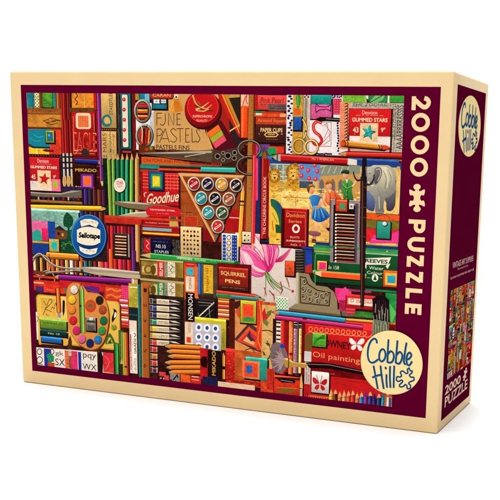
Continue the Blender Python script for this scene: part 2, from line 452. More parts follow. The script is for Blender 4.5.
# blue pencil + MIKADO
R(74,156,100,164.6,(120,22,24)); R(75,160.8,95,163.2,(150,24,26))
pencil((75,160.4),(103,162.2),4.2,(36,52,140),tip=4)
box(73.4,164.8,96,188,(56,26,24),j=.12); text('MIKADO',75.6,168,97,172,(220,180,60),bold=.02)
R(75,186,95,189.5,(180,40,30)); scrib(76,185,81,188,(240,210,160),1)
R(81,173.6,94,188.4,(124,44,150)); R(83.2,175.6,92,186.6,(200,120,190)); R(84.2,176.6,91.2,185.2,(244,112,34))
# purple pencil
poly([(97.4,92),(101.6,92),(104.2,181),(100.8,181)],(120,34,130)); poly([(97.4,92),(98.6,92),(101.8,181),(100.8,181)],(176,90,176)); poly([(100.8,181),(104.2,181),(102.9,188)],(226,178,120)); poly([(102.1,185.6),(103.4,185.6),(102.9,188)],(110,30,120))
# tan carton
box(101.4,92,117,128,(220,182,112),j=.05); text('STAEDTLER',109.4,91.5,113.4,115,(40,70,70),rot=-90,bold=.01)
ell(107.2,120.8,5.2,6.2,(40,130,120)); ell(107.4,120.4,2.9,3.6,(220,182,112)); poly([(104.5,122),(110.5,119.4),(110.8,123.5)],(220,182,112)); line([(104.6,117),(108,114.6),(111.6,117.6)],.6,(40,130,120),smooth=True)
R(101.6,127.6,117.2,131,(70,44,26)); dots(101.8,127.8,117,130.8,(200,150,90),7,1,.45,4)
box(101.8,131,117.4,165.4,(216,176,106),j=.06); text('MARS',103,133,107.4,152,(110,80,40),rot=-90); text('LUMOGRAPH',109.6,131.6,112.2,157,(40,120,90),rot=-90,bold=.02); scrib(113,133,115,158,(120,90,50),1,rot=True); scrib(104,154,108,162,(60,60,40),2)
# silver strip and teal dot box
R(117.4,92,121,164,(60,60,60),j=.3); R(118.4,92,119.8,162,(214,212,206),j=.15); scrib(118.2,140,120.6,160,(60,60,60),2,rot=True)
box(120.6,92,131.8,149,(26,112,104),j=.1,rad=0); R(129.4,93,131.2,148,(40,150,136))
a_=pmap((122.4,94.6)); b_=pmap((128.8,147)); A.Rm(a_[0],a_[1],b_[0],b_[1],(232,222,206),rad=1)
for k in range(5): ell(124.4+.15*k,99.5+10.1*k,1.75,2,(206,44,60)); ell(124.1+.15*k,99.1+10.1*k,.7,.8,(240,120,130),n=10)
R(132.4,92,137,158,(128,26,36),j=.14); R(134.6,92,135.6,152,(170,50,50))
R(135.6,92,139.4,100,OLV); dots(135.8,92.4,139.2,99.8,(220,190,80),2,4,.35,6)
R(139.8,92,145,101,(26,130,150)); R(145,92,150,104,(60,170,200)); dots(145,92,150,104,(230,240,240),3,6,.38,6)
box(122.4,150.4,132,160,(140,22,40)); 
for k,c in enumerate(((230,110,120),(250,200,190),(200,40,50),(240,150,150))): R(123.2,151.4+2*k,131.4,152.6+2*k,c)
R(132,150,141,162,(60,22,22),j=.3)
# white card and sharpeners
R(136,103,155,150,(236,234,232),j=.03); R(150,112,155,150,(200,206,214),j=.05)
for cx,cy,rx,ry in ((142.7,110.6,8.2,11.4),(144.6,135.2,8.6,11.6)):
    ell(cx+.5,cy+.7,rx+.6,ry+.6,(60,56,50)); ell(cx,cy,rx,ry,(206,202,192),c2=(120,114,104)); ell(cx,cy,rx-1.4,ry-1.8,(56,48,44)); ell(cx+.1,cy+.1,rx-2.3,ry-2.9,(140,120,96),c2=(90,50,30))
for k,c in enumerate(((196,30,34),(210,40,40),(30,24,24),(240,190,50),(226,80,40),(60,24,24),(236,170,60),(190,30,30))): R(138,103.6+1.9*k,148,105.3+1.9*k,c,j=.15)
for k,(c,dx) in enumerate((((190,30,30),0),((230,90,30),2),((60,20,20),4),((200,40,34),6),((150,24,26),8),((236,150,60),9.6))): poly([(139.4+dx,128+abs(k-3)),(141+dx,126.6+abs(k-2)),(142+dx*.8,143),(140.4+dx*.8,143.6)],c)
line([(140,123),(143,131),(142,141)],.5,(230,226,216),smooth=True); line([(148,124),(145,132),(147,140)],.5,(30,20,20),smooth=True)
# FINE PASTELS lid
R(154,92,240,151.6,(208,164,98),j=.035,cell=7)
poly([(139,144),(155,146),(156,152),(139,153)],(110,50,26)); ell(151.5,147.8,1.8,2,(120,150,60)); ell(147,149,1.7,1.6,(200,60,40))
a_=pmap((150.5,90)); b_=pmap((173.4,98.6)); A.Rm(a_[0]+.4,a_[1]+.5,b_[0]+.5,b_[1]+.6,(40,20,16),rad=2); A.Rm(a_[0],a_[1],b_[0],b_[1],(178,60,36),rad=2); text('CARAN',153,93.6,171,96.8,(240,170,110),bold=.02)
box(152.6,99,167.2,109,(24,60,96)); R(154,99.4,160,103.4,WHT); R(161.4,99.6,166.4,103.2,WHT); R(153,104.2,167,108.6,(26,128,150)); scrib(155,100,166,103,(60,60,70),1)
poly([(169.6,111),(172,103),(174.4,98.4),(178.6,98.4),(181,103),(184,110.4),(180,112),(174,112)],(216,136,36)); poly([(169.6,111),(172,103),(174,99),(175,111.6)],(236,170,70)); 
for k in range(5): line([(172+2.2*k,110.6),(175+.8*k,101)],.25,(150,84,20))
ell(176.6,96.4,1.9,2.2,WHT); ell(176.6,97,1,1.1,(60,60,60))
# hooked capital letters drawn thin and tall
INK=(48,40,40)
line([(157.2,125.4),(157.2,113.2),(162.6,113)],.55,INK); line([(157.2,118),(162,117.8)],.5,INK)
line([(165.6,113),(165.6,121.5),(163.4,125),(160.6,124)],.55,INK,smooth=True)
line([(169,125.2),(169,113.2),(174.2,125),(174.4,113.2)],.55,INK)
line([(181,113.6),(177.4,113.8),(177.4,124.8),(181.2,124.6)],.55,INK); line([(177.4,119),(180.6,118.8)],.5,INK)
line([(157.4,142.6),(157.4,129),(161,128.6),(163.4,131.4),(161,135.2),(157.8,135.6)],.55,INK)
line([(159.8,142.4),(165.6,128.6),(169.8,142.4)],.55,INK); line([(162,138.4),(168.6,138.4)],.5,INK)
line([(176.6,130.6),(173.6,128.4),(171.2,131),(174,135),(177.2,138.4),(174.6,142),(170.8,140.6)],.55,INK,smooth=True)
line([(176.8,128.6),(184,128.4)],.55,INK); line([(180.4,128.5),(180.6,142.2)],.55,INK)
line([(190,128.4),(186,128.6),(186.2,142),(190.2,141.8)],.55,INK); line([(186,135),(189.4,134.8)],.5,INK)
line([(192.2,128.2),(192.5,141.8),(195.8,141.6)],.55,INK)
line([(200,130.6),(198.4,128.4),(196.8,131),(198.6,134.6),(200.2,138.4),(198.4,141.8),(195.8,140.6)],.55,INK,smooth=True)
text('PASTELS FINS',156.6,144.4,190,150,INK,bold=.012)
# collage right of the tin
poly([(219,92),(236,92),(240,100),(240,150),(228,150),(218,128)],(166,40,30)); poly([(223,92),(232,92),(240,112),(240,130)],(200,140,50)); poly([(217,92),(222,92),(240,134),(240,146)],(196,36,30)); poly([(220.6,92),(222.6,92),(240,132),(240,134.6)],(240,150,50))
poly([(229,98),(240,96),(240,124)],(50,42,36)); poly([(229,118),(240,138),(240,152),(232,152)],(54,40,44)); line([(230,131),(241,124)],.9,(244,190,110)); poly([(232,92),(241,92),(241,97),(229,98)],(190,160,70)); poly([(228,138),(232,136),(236,152),(232,152)],(150,40,60))
poly([(205,129.4),(221.6,120.4),(238,147),(232,152.6),(213,152.6)],(26,16,20)); poly([(205.4,128),(221,119.6),(237,146),(230,152),(214,151.6)],(92,22,36)); poly([(206,129),(214,150),(210,147)],(220,170,90))
for k,c in enumerate(((240,120,34),(168,178,50),(232,84,110))):
    ox,oy=2.8*k,5.3*k; poly([(207.4+ox,132.6+oy),(218.6+ox,124.4+oy),(221.2+ox,129.4+oy),(210.2+ox,137.6+oy)],c)
# round red tin
ell(203.6,110.4,18.6,19,(60,24,20)); ell(202.8,108.8,17.8,18.4,(178,24,30),c2=(120,14,22)); ell(203.2,106.8,15.8,15.8,(202,26,32)); ring(203.2,106.8,15.2,15.2,.4,(236,80,70))
line([(193,95),(196,103),(201,107.5),(207,108.4),(212,104.6)],1.3,(214,178,92),smooth=True,w2=.5); line([(196,109.6),(203,107),(209,102.4)],1.2,(240,214,140),w2=.4); line([(195,104.5),(201,108),(206,110.6),(214,110.6)],.6,(60,60,30),smooth=True); line([(197,110.5),(204,111.2),(209,109)],.7,(230,190,110)); line([(198,101),(201,105)],.9,(120,120,60))
text('SUPERCHROME',193,114.8,212.4,117.6,(240,180,160),bold=.03); text('QUALITY',196.6,119.2,208,121.8,(240,170,150),bold=.03)
# glue stick, ruler
R(240,92,249.5,140,(60,24,18)); R(241,92,248.8,107,(238,190,160)); line([(243,105),(245,99),(247,95),(246.4,101),(248,104)],.6,(206,50,40),smooth=True); R(241,105.6,248.9,107,(240,120,60))
R(241,107,249,137.6,(240,86,26),c2=(224,70,20)); R(242,107.4,243.6,137,(255,130,60)); R(247.4,107.4,249,137.6,(190,52,16))
poly([(249.4,92),(254.6,92),(253,234),(245.8,234)],(178,118,50)); poly([(253.8,92),(254.8,92),(253.2,234),(252,234)],(110,64,26))
ticks(251.4,93,254,234,(84,46,18),84,vert=True); ticks(249.8,95,251,230,(110,64,26),30,vert=True)
# erasers and paper clip box
R(254.6,92,290,156,(74,28,24),j=.3)
box(256.4,95.2,288,110,(238,84,76),j=.04); R(255,94.6,258,110,(190,30,30)); text('Pink Pearl',260.6,97.4,283,103.2,(120,24,34),slant=.12); scrib(261,103.6,266,106,(130,30,36),1)
R(268,103.8,288.6,111,(112,92,92),j=.12); scrib(270,105,287,109.5,(70,56,58),2)
R(254.4,110.8,265,113.2,(40,130,80)); R(254.4,113,286,117,(222,84,36)); R(256,113,262,115,(240,230,210)); R(280,113.4,286,117,(240,170,110)); R(262,111.4,284,113.2,(200,60,30))
box(256,117,288,142.8,(84,44,38),j=.08); R(256,117,288.2,124.6,(192,66,36)); text('Arnold Square',257.6,118.4,287,123.2,(236,140,80),slant=.05); poly([(256,142.4),(262,143.6),(274,145),(288,144),(288,142.6)],(40,20,18))
text('PAPER CLIPS',260.8,127.6,282.6,132.2,(240,208,150),bold=.02); a_=pmap((264.6,132.4)); b_=pmap((278.2,136.6))
line([(266.6,132.6),(276,132.6),(278.2,134.4),(276,136.4),(266.6,136.4),(264.8,134.4),(266.6,132.6)],.6,(240,208,120),closed=True); line([(268,134.4),(275,134.4)],.7,(230,160,80)); scrib(259,133,263,135,(220,180,130),1); scrib(280,133,285,135,(220,180,130),1); dots(266,138,278,140,(200,160,110),7,1,.3,4)
R(254,143.2,258.6,155,(224,40,110)); poly([(258,144),(270,144),(266,156),(257,156)],(116,70,150)); R(269,146,284,155,(226,64,44)); ell(272.4,151,4.6,4.4,(30,160,90)); poly([(262,156),(265,147),(269,156)],(120,80,50)); poly([(258,156),(262,152),(268,156)],(60,150,60))
# navy and white paper, mustard pouch
R(286.8,92,352,155.5,(232,230,232),j=.03)
for k in range(26): 
    x=288+RND.random()*4; y=94+k*2.4; ell(x,y,RND.uniform(1,2),RND.uniform(.8,1.6),NVY,n=7)
R(293,92,303,153.8,(206,160,58),j=.1); R(303,92,303.8,153.8,(110,74,30))
poly([(296,97),(297.5,93.5),(299.6,93.5),(300.8,100),(299,108),(297,108)],(40,150,60)); line([(297.6,95),(298,106)],.5,(130,210,110)); R(294.4,108.4,300.6,115,(240,104,34)); box(293.8,116.8,301.4,130,(40,96,180))
R(303.6,92,311,154,(206,196,182),j=.06); R(304.6,98,306.6,152,(150,140,120)); checks(304,92,309,98,(40,40,50),3,3)
box(311.2,95,331,105,(26,168,156),j=.06); box(311,104.4,331.4,119,(234,104,172),j=.06); R(316,104.4,318,106,(234,104,172))
line([(315.6,108),(316,103.6),(319,106.4),(326,107),(331,104.6),(330.6,111),(326,109),(319,110),(316,112.4),(315.4,108)],.65,(70,50,80),closed=True)
R(309.8,120,331.6,152.4,(236,232,236),j=.02); 
for k in range(14): ell(309+k*1.7,153.8+RND.uniform(-.7,.7),1.1,1,NVY,n=6)
line([(322,123),(317.5,121.4),(313.6,124.6),(314.4,131),(319.6,135.4),(321.8,140.6),(319,144.4),(314.6,143.6),(312.4,140.4)],2.3,(206,44,50),smooth=True); line([(322,123),(317.5,121.4),(313.6,124.6),(314.4,131),(319.6,135.4)],.5,(240,130,120),smooth=True)
for a1 in ([(322,126),(327,123),(328,130),(324,138)],[(323,145),(330,140),(329,132)],[(325,124),(331,133),(323,142)],[(321,122),(331,122),(331,146),(318,146)]): line(a1,.4,(170,110,120))
poly([(331.6,92),(340,92),(340,97),(334,97),(331.6,99)],(222,222,230)); dots(331.6,92,342,98,NVY,5,3,.7,6,.3)
R(333,98.6,341,114.6,(218,56,96),j=.12); dots(333.4,99,341,114.4,(250,150,170),3,6,.35,6)
poly([(315,119.2),(320,116.8),(326,117),(341,118),(341,122),(326,121),(320,121.4)],(30,24,26)); line([(326,118.6),(341,119.6)],.5,(150,140,130)); R(331.8,123,338,152,(232,232,238),j=.03)
for k in range(12): ell(337.8+RND.uniform(-.8,.8),123+k*2.5,1.1,1.2,NVY,n=6)
# peach strip with coils
R(340,102,352,149,(236,158,118),j=.08); dots(340.4,103,344.4,148,(206,110,80),3,22,.4,5,.1)
for k in range(14): line([(344.4,104+3.1*k),(346.6,103+3.1*k),(347.8,105+3.1*k),(345.6,106+3.1*k)],.55,(50,34,40),smooth=True)
R(342.6,92,365.6,102.4,(120,190,58),j=.08); R(365.6,92,367.8,103,WHT); R(367.8,92,387.2,103.4,(52,130,70),j=.15); poly([(368,103),(376,94),(386,92),(382,100),(374,104)],(120,190,120)); line([(369,103),(384,94)],.5,(30,90,50)); poly([(366,98),(372,104),(366,104)],(30,60,40)); R(387.2,92,389,103,WHT); R(389,92,404,102.6,(62,160,56),j=.08)
R(350,102.6,404,157,(190,182,168),j=.07); text('THE ZODIAC',352,103,387,106.2,(70,64,60)); scrib(389,104,397,152,(110,104,98),4,rot=True); scrib(352,104.5,388,107.6,(90,84,80),2)
text('AAAARRRRRSSSS',397,105,401.6,149,(70,66,62),rot=-90,bold=.01); scrib(392.4,106,395.6,140,(60,58,56),2,rot=True)
box(349.4,108.6,389.4,152,(214,30,34),j=.05); R(349.4,135.6,389.6,148,(236,232,228),j=.03); R(350,148.2,389,151.8,(200,160,150)); R(349.6,150.8,389.6,152.6,(130,30,30))
text('Dennison',362,110.4,377,114.4,(248,208,190)); scrib(356,114.6,384,116.2,(248,190,170),1); text('GUMMED STARS',352,117.4,387,122,(250,214,180),bold=.03)
text('43',352.8,126.8,358.2,132.4,(250,220,190),bold=.02); text('9"',380.6,127.4,384.8,132,(250,220,190),bold=.02); scrib(353,133.4,357.6,134.6,(250,200,180),1)
R(360,122.8,377.4,141.8,(238,206,160)); A.star(368.6,132.4,8.2,(20,90,100),12); A.star(368.2,131.8,7.6,(40,178,170),12); line([(368.2,131.8),(366,125)],.4,(150,230,220)); line([(368.2,131.8),(374.6,131)],.4,(14,100,110)); line([(368.2,131.8),(362,136)],.4,(14,100,110))
# crayon
poly([(342,140),(346,140),(384,145.2),(391,147.4),(384,151),(346,147.2),(341,146)],(40,20,14)); poly([(345,140.2),(382,144.4),(382,149.2),(345,146)],(220,146,40)); poly([(345,140.2),(382,144.4),(382,145.6),(345,141.6)],(248,190,90)); poly([(345,144.6),(382,148),(382,149.2),(345,146)],(150,90,20)); poly([(340.6,141.4),(345,140.2),(345,146),(340.6,145)],(226,80,30)); poly([(382,144.4),(386,145),(390.6,147.2),(386,149),(382,149.2)],(226,74,30))
for x in (344.6,347,378.4,380.6): line([(x,140+(x-344)*.12),(x+1.2,143.2+(x-344)*.12),(x,146+(x-344)*.1)],.6,BLK)
pencil((403.6,155.2),(338,153.6),4.4,(216,50,36),tip=8,lead=(200,30,30)); R(340,157,404,159,(140,26,26)); R(350,158.2,404,160.6,(240,150,90),j=.2)

# ---- row below: text strips, plaid box, big dark scissors
R(120,152,142,160,(70,24,22),j=.3)
R(142,157,236,176,(70,34,24),j=.2)
poly([(142,156.6),(206,158.6),(222,163),(222,165.4),(142,164.6)],(214,98,36)); text('CRAYONS AND PASTELS',144,158.2,190,163,(120,40,20)); R(190,160,221,165,(130,30,36),j=.1); text('STUDIO QUALITY',190.6,161,220,164.4,(206,60,40))
R(140.6,164.8,160,168.6,(30,150,140),j=.06); R(141,164.8,236,166.8,(40,130,110),j=.06); R(158,167.6,201.6,171.4,(216,60,34)); text('PATENT COLOUR PENCILS',160,168.4,199,170.6,(244,170,120)); poly([(201.4,167),(236,168),(236,172.2),(201,171)],(40,180,170)); poly([(201.4,167),(236,168),(236,169),(201.4,168)],(130,220,210))
R(140.6,169,160,172,(190,60,40))
# green pencils
R(103,158,135,223,(20,50,30),j=.3)
for x0,x1,xb,c in ((107.6,111,109.6,(130,160,60)),(112.2,115.2,113.4,(110,170,70)),(116.8,119.8,117.4,(26,110,80)),(121.2,124.4,121.6,(20,140,90)),(126,129,125.8,(50,160,120)),(130.6,134,130.2,(120,180,60))):
    w=x1-x0; poly([(x0,160),(x1,159),(xb+w,216),(xb,216)],c); poly([(x0,160),(x0+w*.3,160),(xb+w*.3,216),(xb,216)],tuple(min(255,q*1.2+20) for q in c)); poly([(x1-w*.25,160),(x1,159),(xb+w,216),(xb+w*.75,216)],tuple(q*.6 for q in c)); poly([(x0,160),(x0+w/2,153),(x1,159)],(206,170,110))
ell(120.6,185.4,6.4,7.6,(40,34,30)); ell(120.2,184.8,5.9,7.1,(236,226,214)); text('STAR',117,180.6,123.6,183.6,(190,50,60),bold=.02); text('GEM',117.8,184.6,122.8,187.2,(190,50,60)); line([(116.6,184),(124,183.6)],.3,(190,50,60))
poly([(135.6,159),(137.4,152),(139.6,159),(140.6,262),(138.6,272),(136,262)],(216,162,92)); poly([(138,158),(139.6,159),(140.6,262),(139,270)],(150,96,44)); poly([(135.6,159),(136.4,158.6),(137,262),(136,262)],(244,206,150))
# plaid & Goodhue
R(140.6,172,180,236,(150,26,28),j=.12)
box(142.8,172.6,179.6,236.6,(198,28,34),j=.06)
for k in range(5): R(143,174.4+3.2*k,179.6,175+3.2*k,(236,110,90)); 
for k in range(5): R(164+3.4*k,173,164.6+3.4*k,190,(236,110,90))
box(149.4,171,163.8,190,(34,84,160)); R(151.4,173.4,162.2,188.2,(40,150,90)); R(153,175.6,160.4,186.4,(236,206,40)); R(154,177,159.4,185,(250,226,60))
text('Goodhue',146,191,178.4,203.6,(250,230,200),slant=.25,tilt=-.45,bold=.012); line([(145.4,196.6),(144.6,193.4),(147,192)],.6,(250,230,200),smooth=True)
R(143,205,181,205.8,(60,14,16)); R(143,218,181,219,(120,16,20)); text('RUBBER BANDS',146,221.6,170,224,(244,180,160)); R(143,226.8,172,231.4,(120,190,200),j=.05); R(143,231.6,180,235.6,(236,206,50),j=.05); R(143,225.4,181,226.6,(200,70,60))
ell(173.8,218.6,4.4,5.2,(190,150,70)); ell(173.6,218,3,3.6,(50,100,80)); poly([(170,221),(178,221),(179,226),(170,226)],(206,176,90))
# steel scissors over it
poly([(113,203.4),(117,201),(128,201),(147,202.6),(166,205),(181,209),(181,211),(160,208.6),(146,209.6),(128,207.6)],(128,112,84)); poly([(117,201.4),(128,201.2),(147,202.8),(150,204.4),(128,203)],(196,190,172)); poly([(113,203.4),(128,207.6),(146,209.6),(146,210.6),(127,208.8)],(50,44,40))
poly([(113,218.6),(120,215),(134,212),(150,210.8),(150,216),(138,218.4),(124,219.6)],(176,166,140)); poly([(113,218.6),(124,219.6),(138,218.4),(150,216),(150,217.4),(138,220.2),(122,221)],(70,56,40)); poly([(120,215),(134,212),(150,210.8),(150,212),(134,213.4)],(226,218,196)); spoly([(146,210),(150,206.4),(160,205.4),(180,209),(181,216),(166,216),(152,216),(147,214)],(206,30,38)); text('TEMPERED STEEL',150,208.4,176,211.2,(250,200,190),bold=.02); scrib(156,212.4,170,214,(250,190,180),1)
# brown field and triangle of inks
R(181,172,246,244,(150,66,30),j=.14); R(181,176,204,226,(158,78,34),j=.14); R(226,212,246,232,(178,26,30),j=.08); R(230,216.6,240,218,(236,200,170)); R(231,209,246,216,(180,30,30)); line([(181,191),(190,191.5)],.4,(90,40,20)); line([(181,213),(194,214)],.4,(220,120,60))
R(186,216,197.6,226,(190,60,34)); line([(185,215.4),(198,216),(198,226),(185,226.4),(185,215.4)],.5,(220,100,50),closed=True); line([(187,215),(187,212),(192,212)],.4,(70,40,60)); 
R(203,228,222.6,259.6,(170,28,34),j=.1); R(203,228,213,242,(140,26,30)); bars(203.2,246,220.4,255,[(206,60,60),(226,190,120),(150,30,60),(214,90,120),(190,170,90),(200,40,50),(160,60,110),(236,200,150),(190,40,40)],gap=.1)
poly([(180,174.4),(246,176.4),(217.2,243.6)],(40,20,14)); poly([(178.6,172.6),(245,175),(215.6,242.6)],(176,120,72)); poly([(178.6,172.6),(245,175),(244,177.4),(182.6,175.4),(214.6,237),(215.6,242.6)],(226,176,112)); poly([(183.4,176.4),(242,178.4),(215,235)],(132,66,26)); poly([(242,178.4),(245,175),(215.6,242.6),(215,235)],(120,104,86))
for cx,cy,c in ((194.5,183.5,(176,30,44)),(208.3,183.6,(34,34,66)),(222.2,184,(222,160,40)),(236.6,184.8,(40,34,34)),(201.7,197.7,(26,150,160)),(215.6,198.2,(30,34,44)),(229.4,198.6,(166,84,44)),(208.8,212,(34,160,172)),(222.7,212.2,(46,90,50)),(218.4,226,(206,44,44))):
    ell(cx+.5,cy+.9,6.9,7.2,(50,24,14)); ell(cx,cy,6.4,6.9,(238,232,220),c2=(160,150,138)); ell(cx,cy,5.2,5.7,(70,56,50)); ell(cx,cy,4.8,5.2,c)
    line([(cx-3.4,cy+2.8),(cx+3.2,cy-2)],1.5,(236,230,222)); line([(cx-2.2,cy+1.8),(cx+2.2,cy-1.2)],.6,c); ell(cx-1.6,cy-2.6,1.2,.9,tuple(min(255,q+90) for q in c),n=8); scribx=0
# big dark ornate scissors
poly([(137,153),(150,151.6),(170,151.4),(196,150.6),(214,149.4),(226,152.6),(226,161.4),(212,162),(190,159.6),(165,157)],(96,80,62)); poly([(140,153),(170,151.8),(212,150.4),(212,152.6),(170,153.4)],(182,172,154)); poly([(137,153.4),(165,157.4),(190,160),(212,162.4),(212,163.6),(186,161.2)],(30,24,22)); line([(150,154.4),(200,156.6)],.5,(60,52,46)); line([(185,156.4),(206,152.8)],.5,(210,200,180))
poly([(214,149.4),(222,150.4),(236,147.4),(243,140.4),(246,142.6),(240,152),(245,158),(241,162),(234,160.6),(224,163.4),(212,162)],(78,62,48))
for cx,cy,r in ((218,156,2),(228.4,155.4,2.4),(235,152.4,1.6),(234.6,157.8,1.6),(223.5,152.6,1),(223.5,159.6,1)): ell(cx,cy,r,r,(30,22,20),n=12); ring(cx,cy,r+.5,r+.5,.4,(170,164,150))
ring(249.6,149,11,8.6,1.9,(60,46,36)); ring(249.4,148.6,11,8.6,.5,(170,164,150)); ring(249.4,165.4,11.6,8.8,1.9,(56,44,34)); ring(249,165,11.6,8.8,.5,(160,154,140))

# ---- left middle block
R(28,156,62,200,(80,20,30),j=.3)
box(29.6,157.4,60.4,191.6,(204,30,42),j=.05); R(30.4,180.6,61,191.2,(226,218,214),j=.03); text('Dennison',37.6,158.6,49,162.8,(248,210,200)); scrib(33,163.2,53,164.6,(248,190,180),1); text('GUMMED STARS',30.6,165.2,57.4,169,(250,220,200),bold=.03)
text('45',31.4,174.2,35.8,179,(250,220,200),bold=.02); text('9"',53.4,175,56.4,178.6,(250,220,200),bold=.02); R(37.6,170,51.4,187.8,(240,210,168)); A.star(44.6,178.8,6.6,(196,24,34),8); scrib(32,181.4,37,184,(150,140,140),2)
R(51.6,178.8,61,191.2,(240,120,160)); R(53.2,180.6,58,187.8,(176,204,40))
R(62,186,90,192,(56,44,90),j=.3)
R(30,192,92,205,(46,36,34),j=.35)
poly([(31,191.4),(45,192.6),(62,192.8),(72,190),(82,190),(89.4,193.6),(86,197.4),(74,198),(62,196.6),(45,197),(31,195.6)],(112,104,92)); poly([(31,191.6),(45,192.8),(62,193),(72,190.6),(82,190.6),(70,192.6),(60,194.4),(31,193)],(178,170,154))
for k in range(9): R(38+5*k,196.6,39.6+5*k,200,[(200,180,150),(60,50,120),(150,40,50)][k%3])
R(31,199.2,82.6,204.2,(176,128,56),c2=(140,96,40),j=.08); R(31,203.4,82.6,205,(60,34,16))
pencil((30.6,206.8),(108,208.4),4.6,(240,186,30),tip=6.5,lead=(60,50,40))
R(82,188,108,204,(40,20,40),j=.3); bars(84,188.6,107,205.4,[(60,40,110),(50,40,60),(90,40,40),(110,56,36),(70,30,60)]); bars(80,210.6,109,226,[(40,60,110),(60,34,50),(90,40,40),(70,24,60),(110,50,30),(60,30,40)])
# landscape painting
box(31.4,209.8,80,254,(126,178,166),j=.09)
poly([(32,243),(40,238),(56,232),(80,228),(80,254),(33,254)],(34,100,56)); poly([(56,240),(70,236),(80,240),(80,254),(58,254)],(24,78,48)); line([(60,246),(68,243),(76,246)],.5,(90,150,80),smooth=True)
poly([(54,229),(60,225.4),(67,231),(67,239),(55,239)],(120,74,44)); poly([(54,229),(60,225.4),(67,231),(61,230)],(60,40,40)); R(58,232,60,235,(30,24,24)); R(62,233,64,236,(220,170,80))
daub(58,240,79,253,[(60,130,80),(20,66,44),(90,150,90)],p=.4,cell=1.2); daub(33,211,79,228,[(150,196,180),(110,160,150),(170,206,190)],p=.5,cell=1.4)
spoly([(64,217),(67,212.4),(70,214),(73.6,218),(73,225),(70,228),(70,238),(68.4,238),(68,228),(64.6,226),(63.4,221)],(28,80,58)); dots(64,214,73.6,227,(50,120,70),4,4,.45,5,.5)
R(32.4,220.4,48,236,(236,110,170),j=.08); R(42,228,48.6,240.6,(220,40,100),j=.1); poly([(32.6,232),(37,229),(41,231),(42.6,240.6),(33,241)],(40,170,150)); R(32.6,240.6,49,243.4,(230,150,80)); R(48,221,56,241,(34,74,160),j=.06); R(33,243.4,50,254.6,(32,64,150),j=.06)
box(49.4,238.8,59.6,252,(236,180,70)); R(50.8,240.6,58.4,250.4,(130,200,130)); R(52,242.2,57.6,249,(40,190,200))
# crayons, scissors loops
R(32,254,140,285,(60,30,24),j=.3)
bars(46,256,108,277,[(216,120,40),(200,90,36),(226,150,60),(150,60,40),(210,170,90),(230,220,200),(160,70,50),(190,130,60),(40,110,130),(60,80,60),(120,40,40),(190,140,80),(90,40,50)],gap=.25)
bars(33,257,47,275,[(230,210,150),(70,40,24),(200,150,60),(60,30,24)],gap=.2)
pencil((88,257.6),(46,255),6.2,(234,150,44),tip=.8,wood=(234,150,44)); R(49,253.6,50,260,(70,30,16)); R(79,255,80.4,261.2,(70,30,16)); poly([(80.6,254.8),(92,259),(80.6,262)],(196,90,30))
# red pencil block with small tin
R(105,217,142,224.6,(190,50,34),j=.1); R(105,217,182,219,(206,70,40),j=.1)
bars(100,224.6,136,272,[(80,40,120),(190,30,44),(150,24,36),(206,40,40),(110,24,60),(170,30,40),(190,36,60),(120,24,34),(160,26,40),(90,30,90)])
bars(100,248,137,274,[(214,60,60),(206,50,90),(230,90,40),(190,40,40),(214,50,70),(150,30,60),(196,40,40),(90,40,110)])
box(113.8,233,130,258,(58,52,50),j=.1); R(115,234.6,128,256,(24,18,18)); R(128.6,234,130.2,257,(180,172,160))
for k in range(7): R(115.6,235.2+3.05*k,127,237.2+3.05*k,[(232,208,170),(206,130,90)][k%2],j=.1); R(115.6,236.9+3.05*k,127,237.4+3.05*k,(120,60,40))
# lettered round disc
R(82,226,108,262,(60,40,40),j=.3)
ell(90.4,237.6,18.2,22.4,(30,30,44)); ell(89.2,236,17.8,22,(24,104,176),c2=(16,80,150)); ring(89.2,236,17,21.2,.35,(110,180,230))
poly(curve([(77.4,229.8),(83,226.8),(90,226.4),(97,227.6),(100.8,230)],4)+curve([(100.8,242),(96,244.6),(89,245.2),(82,243.8),(77.6,241.4)],4),(238,234,216))
poly(curve([(78,229),(84,223.6),(90,222.6),(97,224.4),(100.4,229)],4)+[(96,227.6),(89,226.4),(83,227)],(20,60,120)); poly(curve([(78,242),(83,244.6),(90,245.4),(96,244.6),(100,242.4)],4)+[(97,247),(89,249),(82,247.4)],(20,60,120))
poly([(80.6,220.8),(85,218.8),(91,218.6),(97.6,220.8),(99.2,222.6),(97,227.4),(90,224.4),(81.8,226.4)],(238,234,216)); poly([(79.6,246),(84,248),(90,249.4),(98.2,247.6),(96.6,253),(91,254.6),(85,253.4),(80.6,250.6)],(238,234,216))
text('Sellotape',78.6,231.8,100.4,240.4,(20,20,26),bold=.05,slant=.12); scrib(83,220.2,97,223.4,(40,60,100),2); scrib(83,249.6,96,252.2,(40,60,100),1)
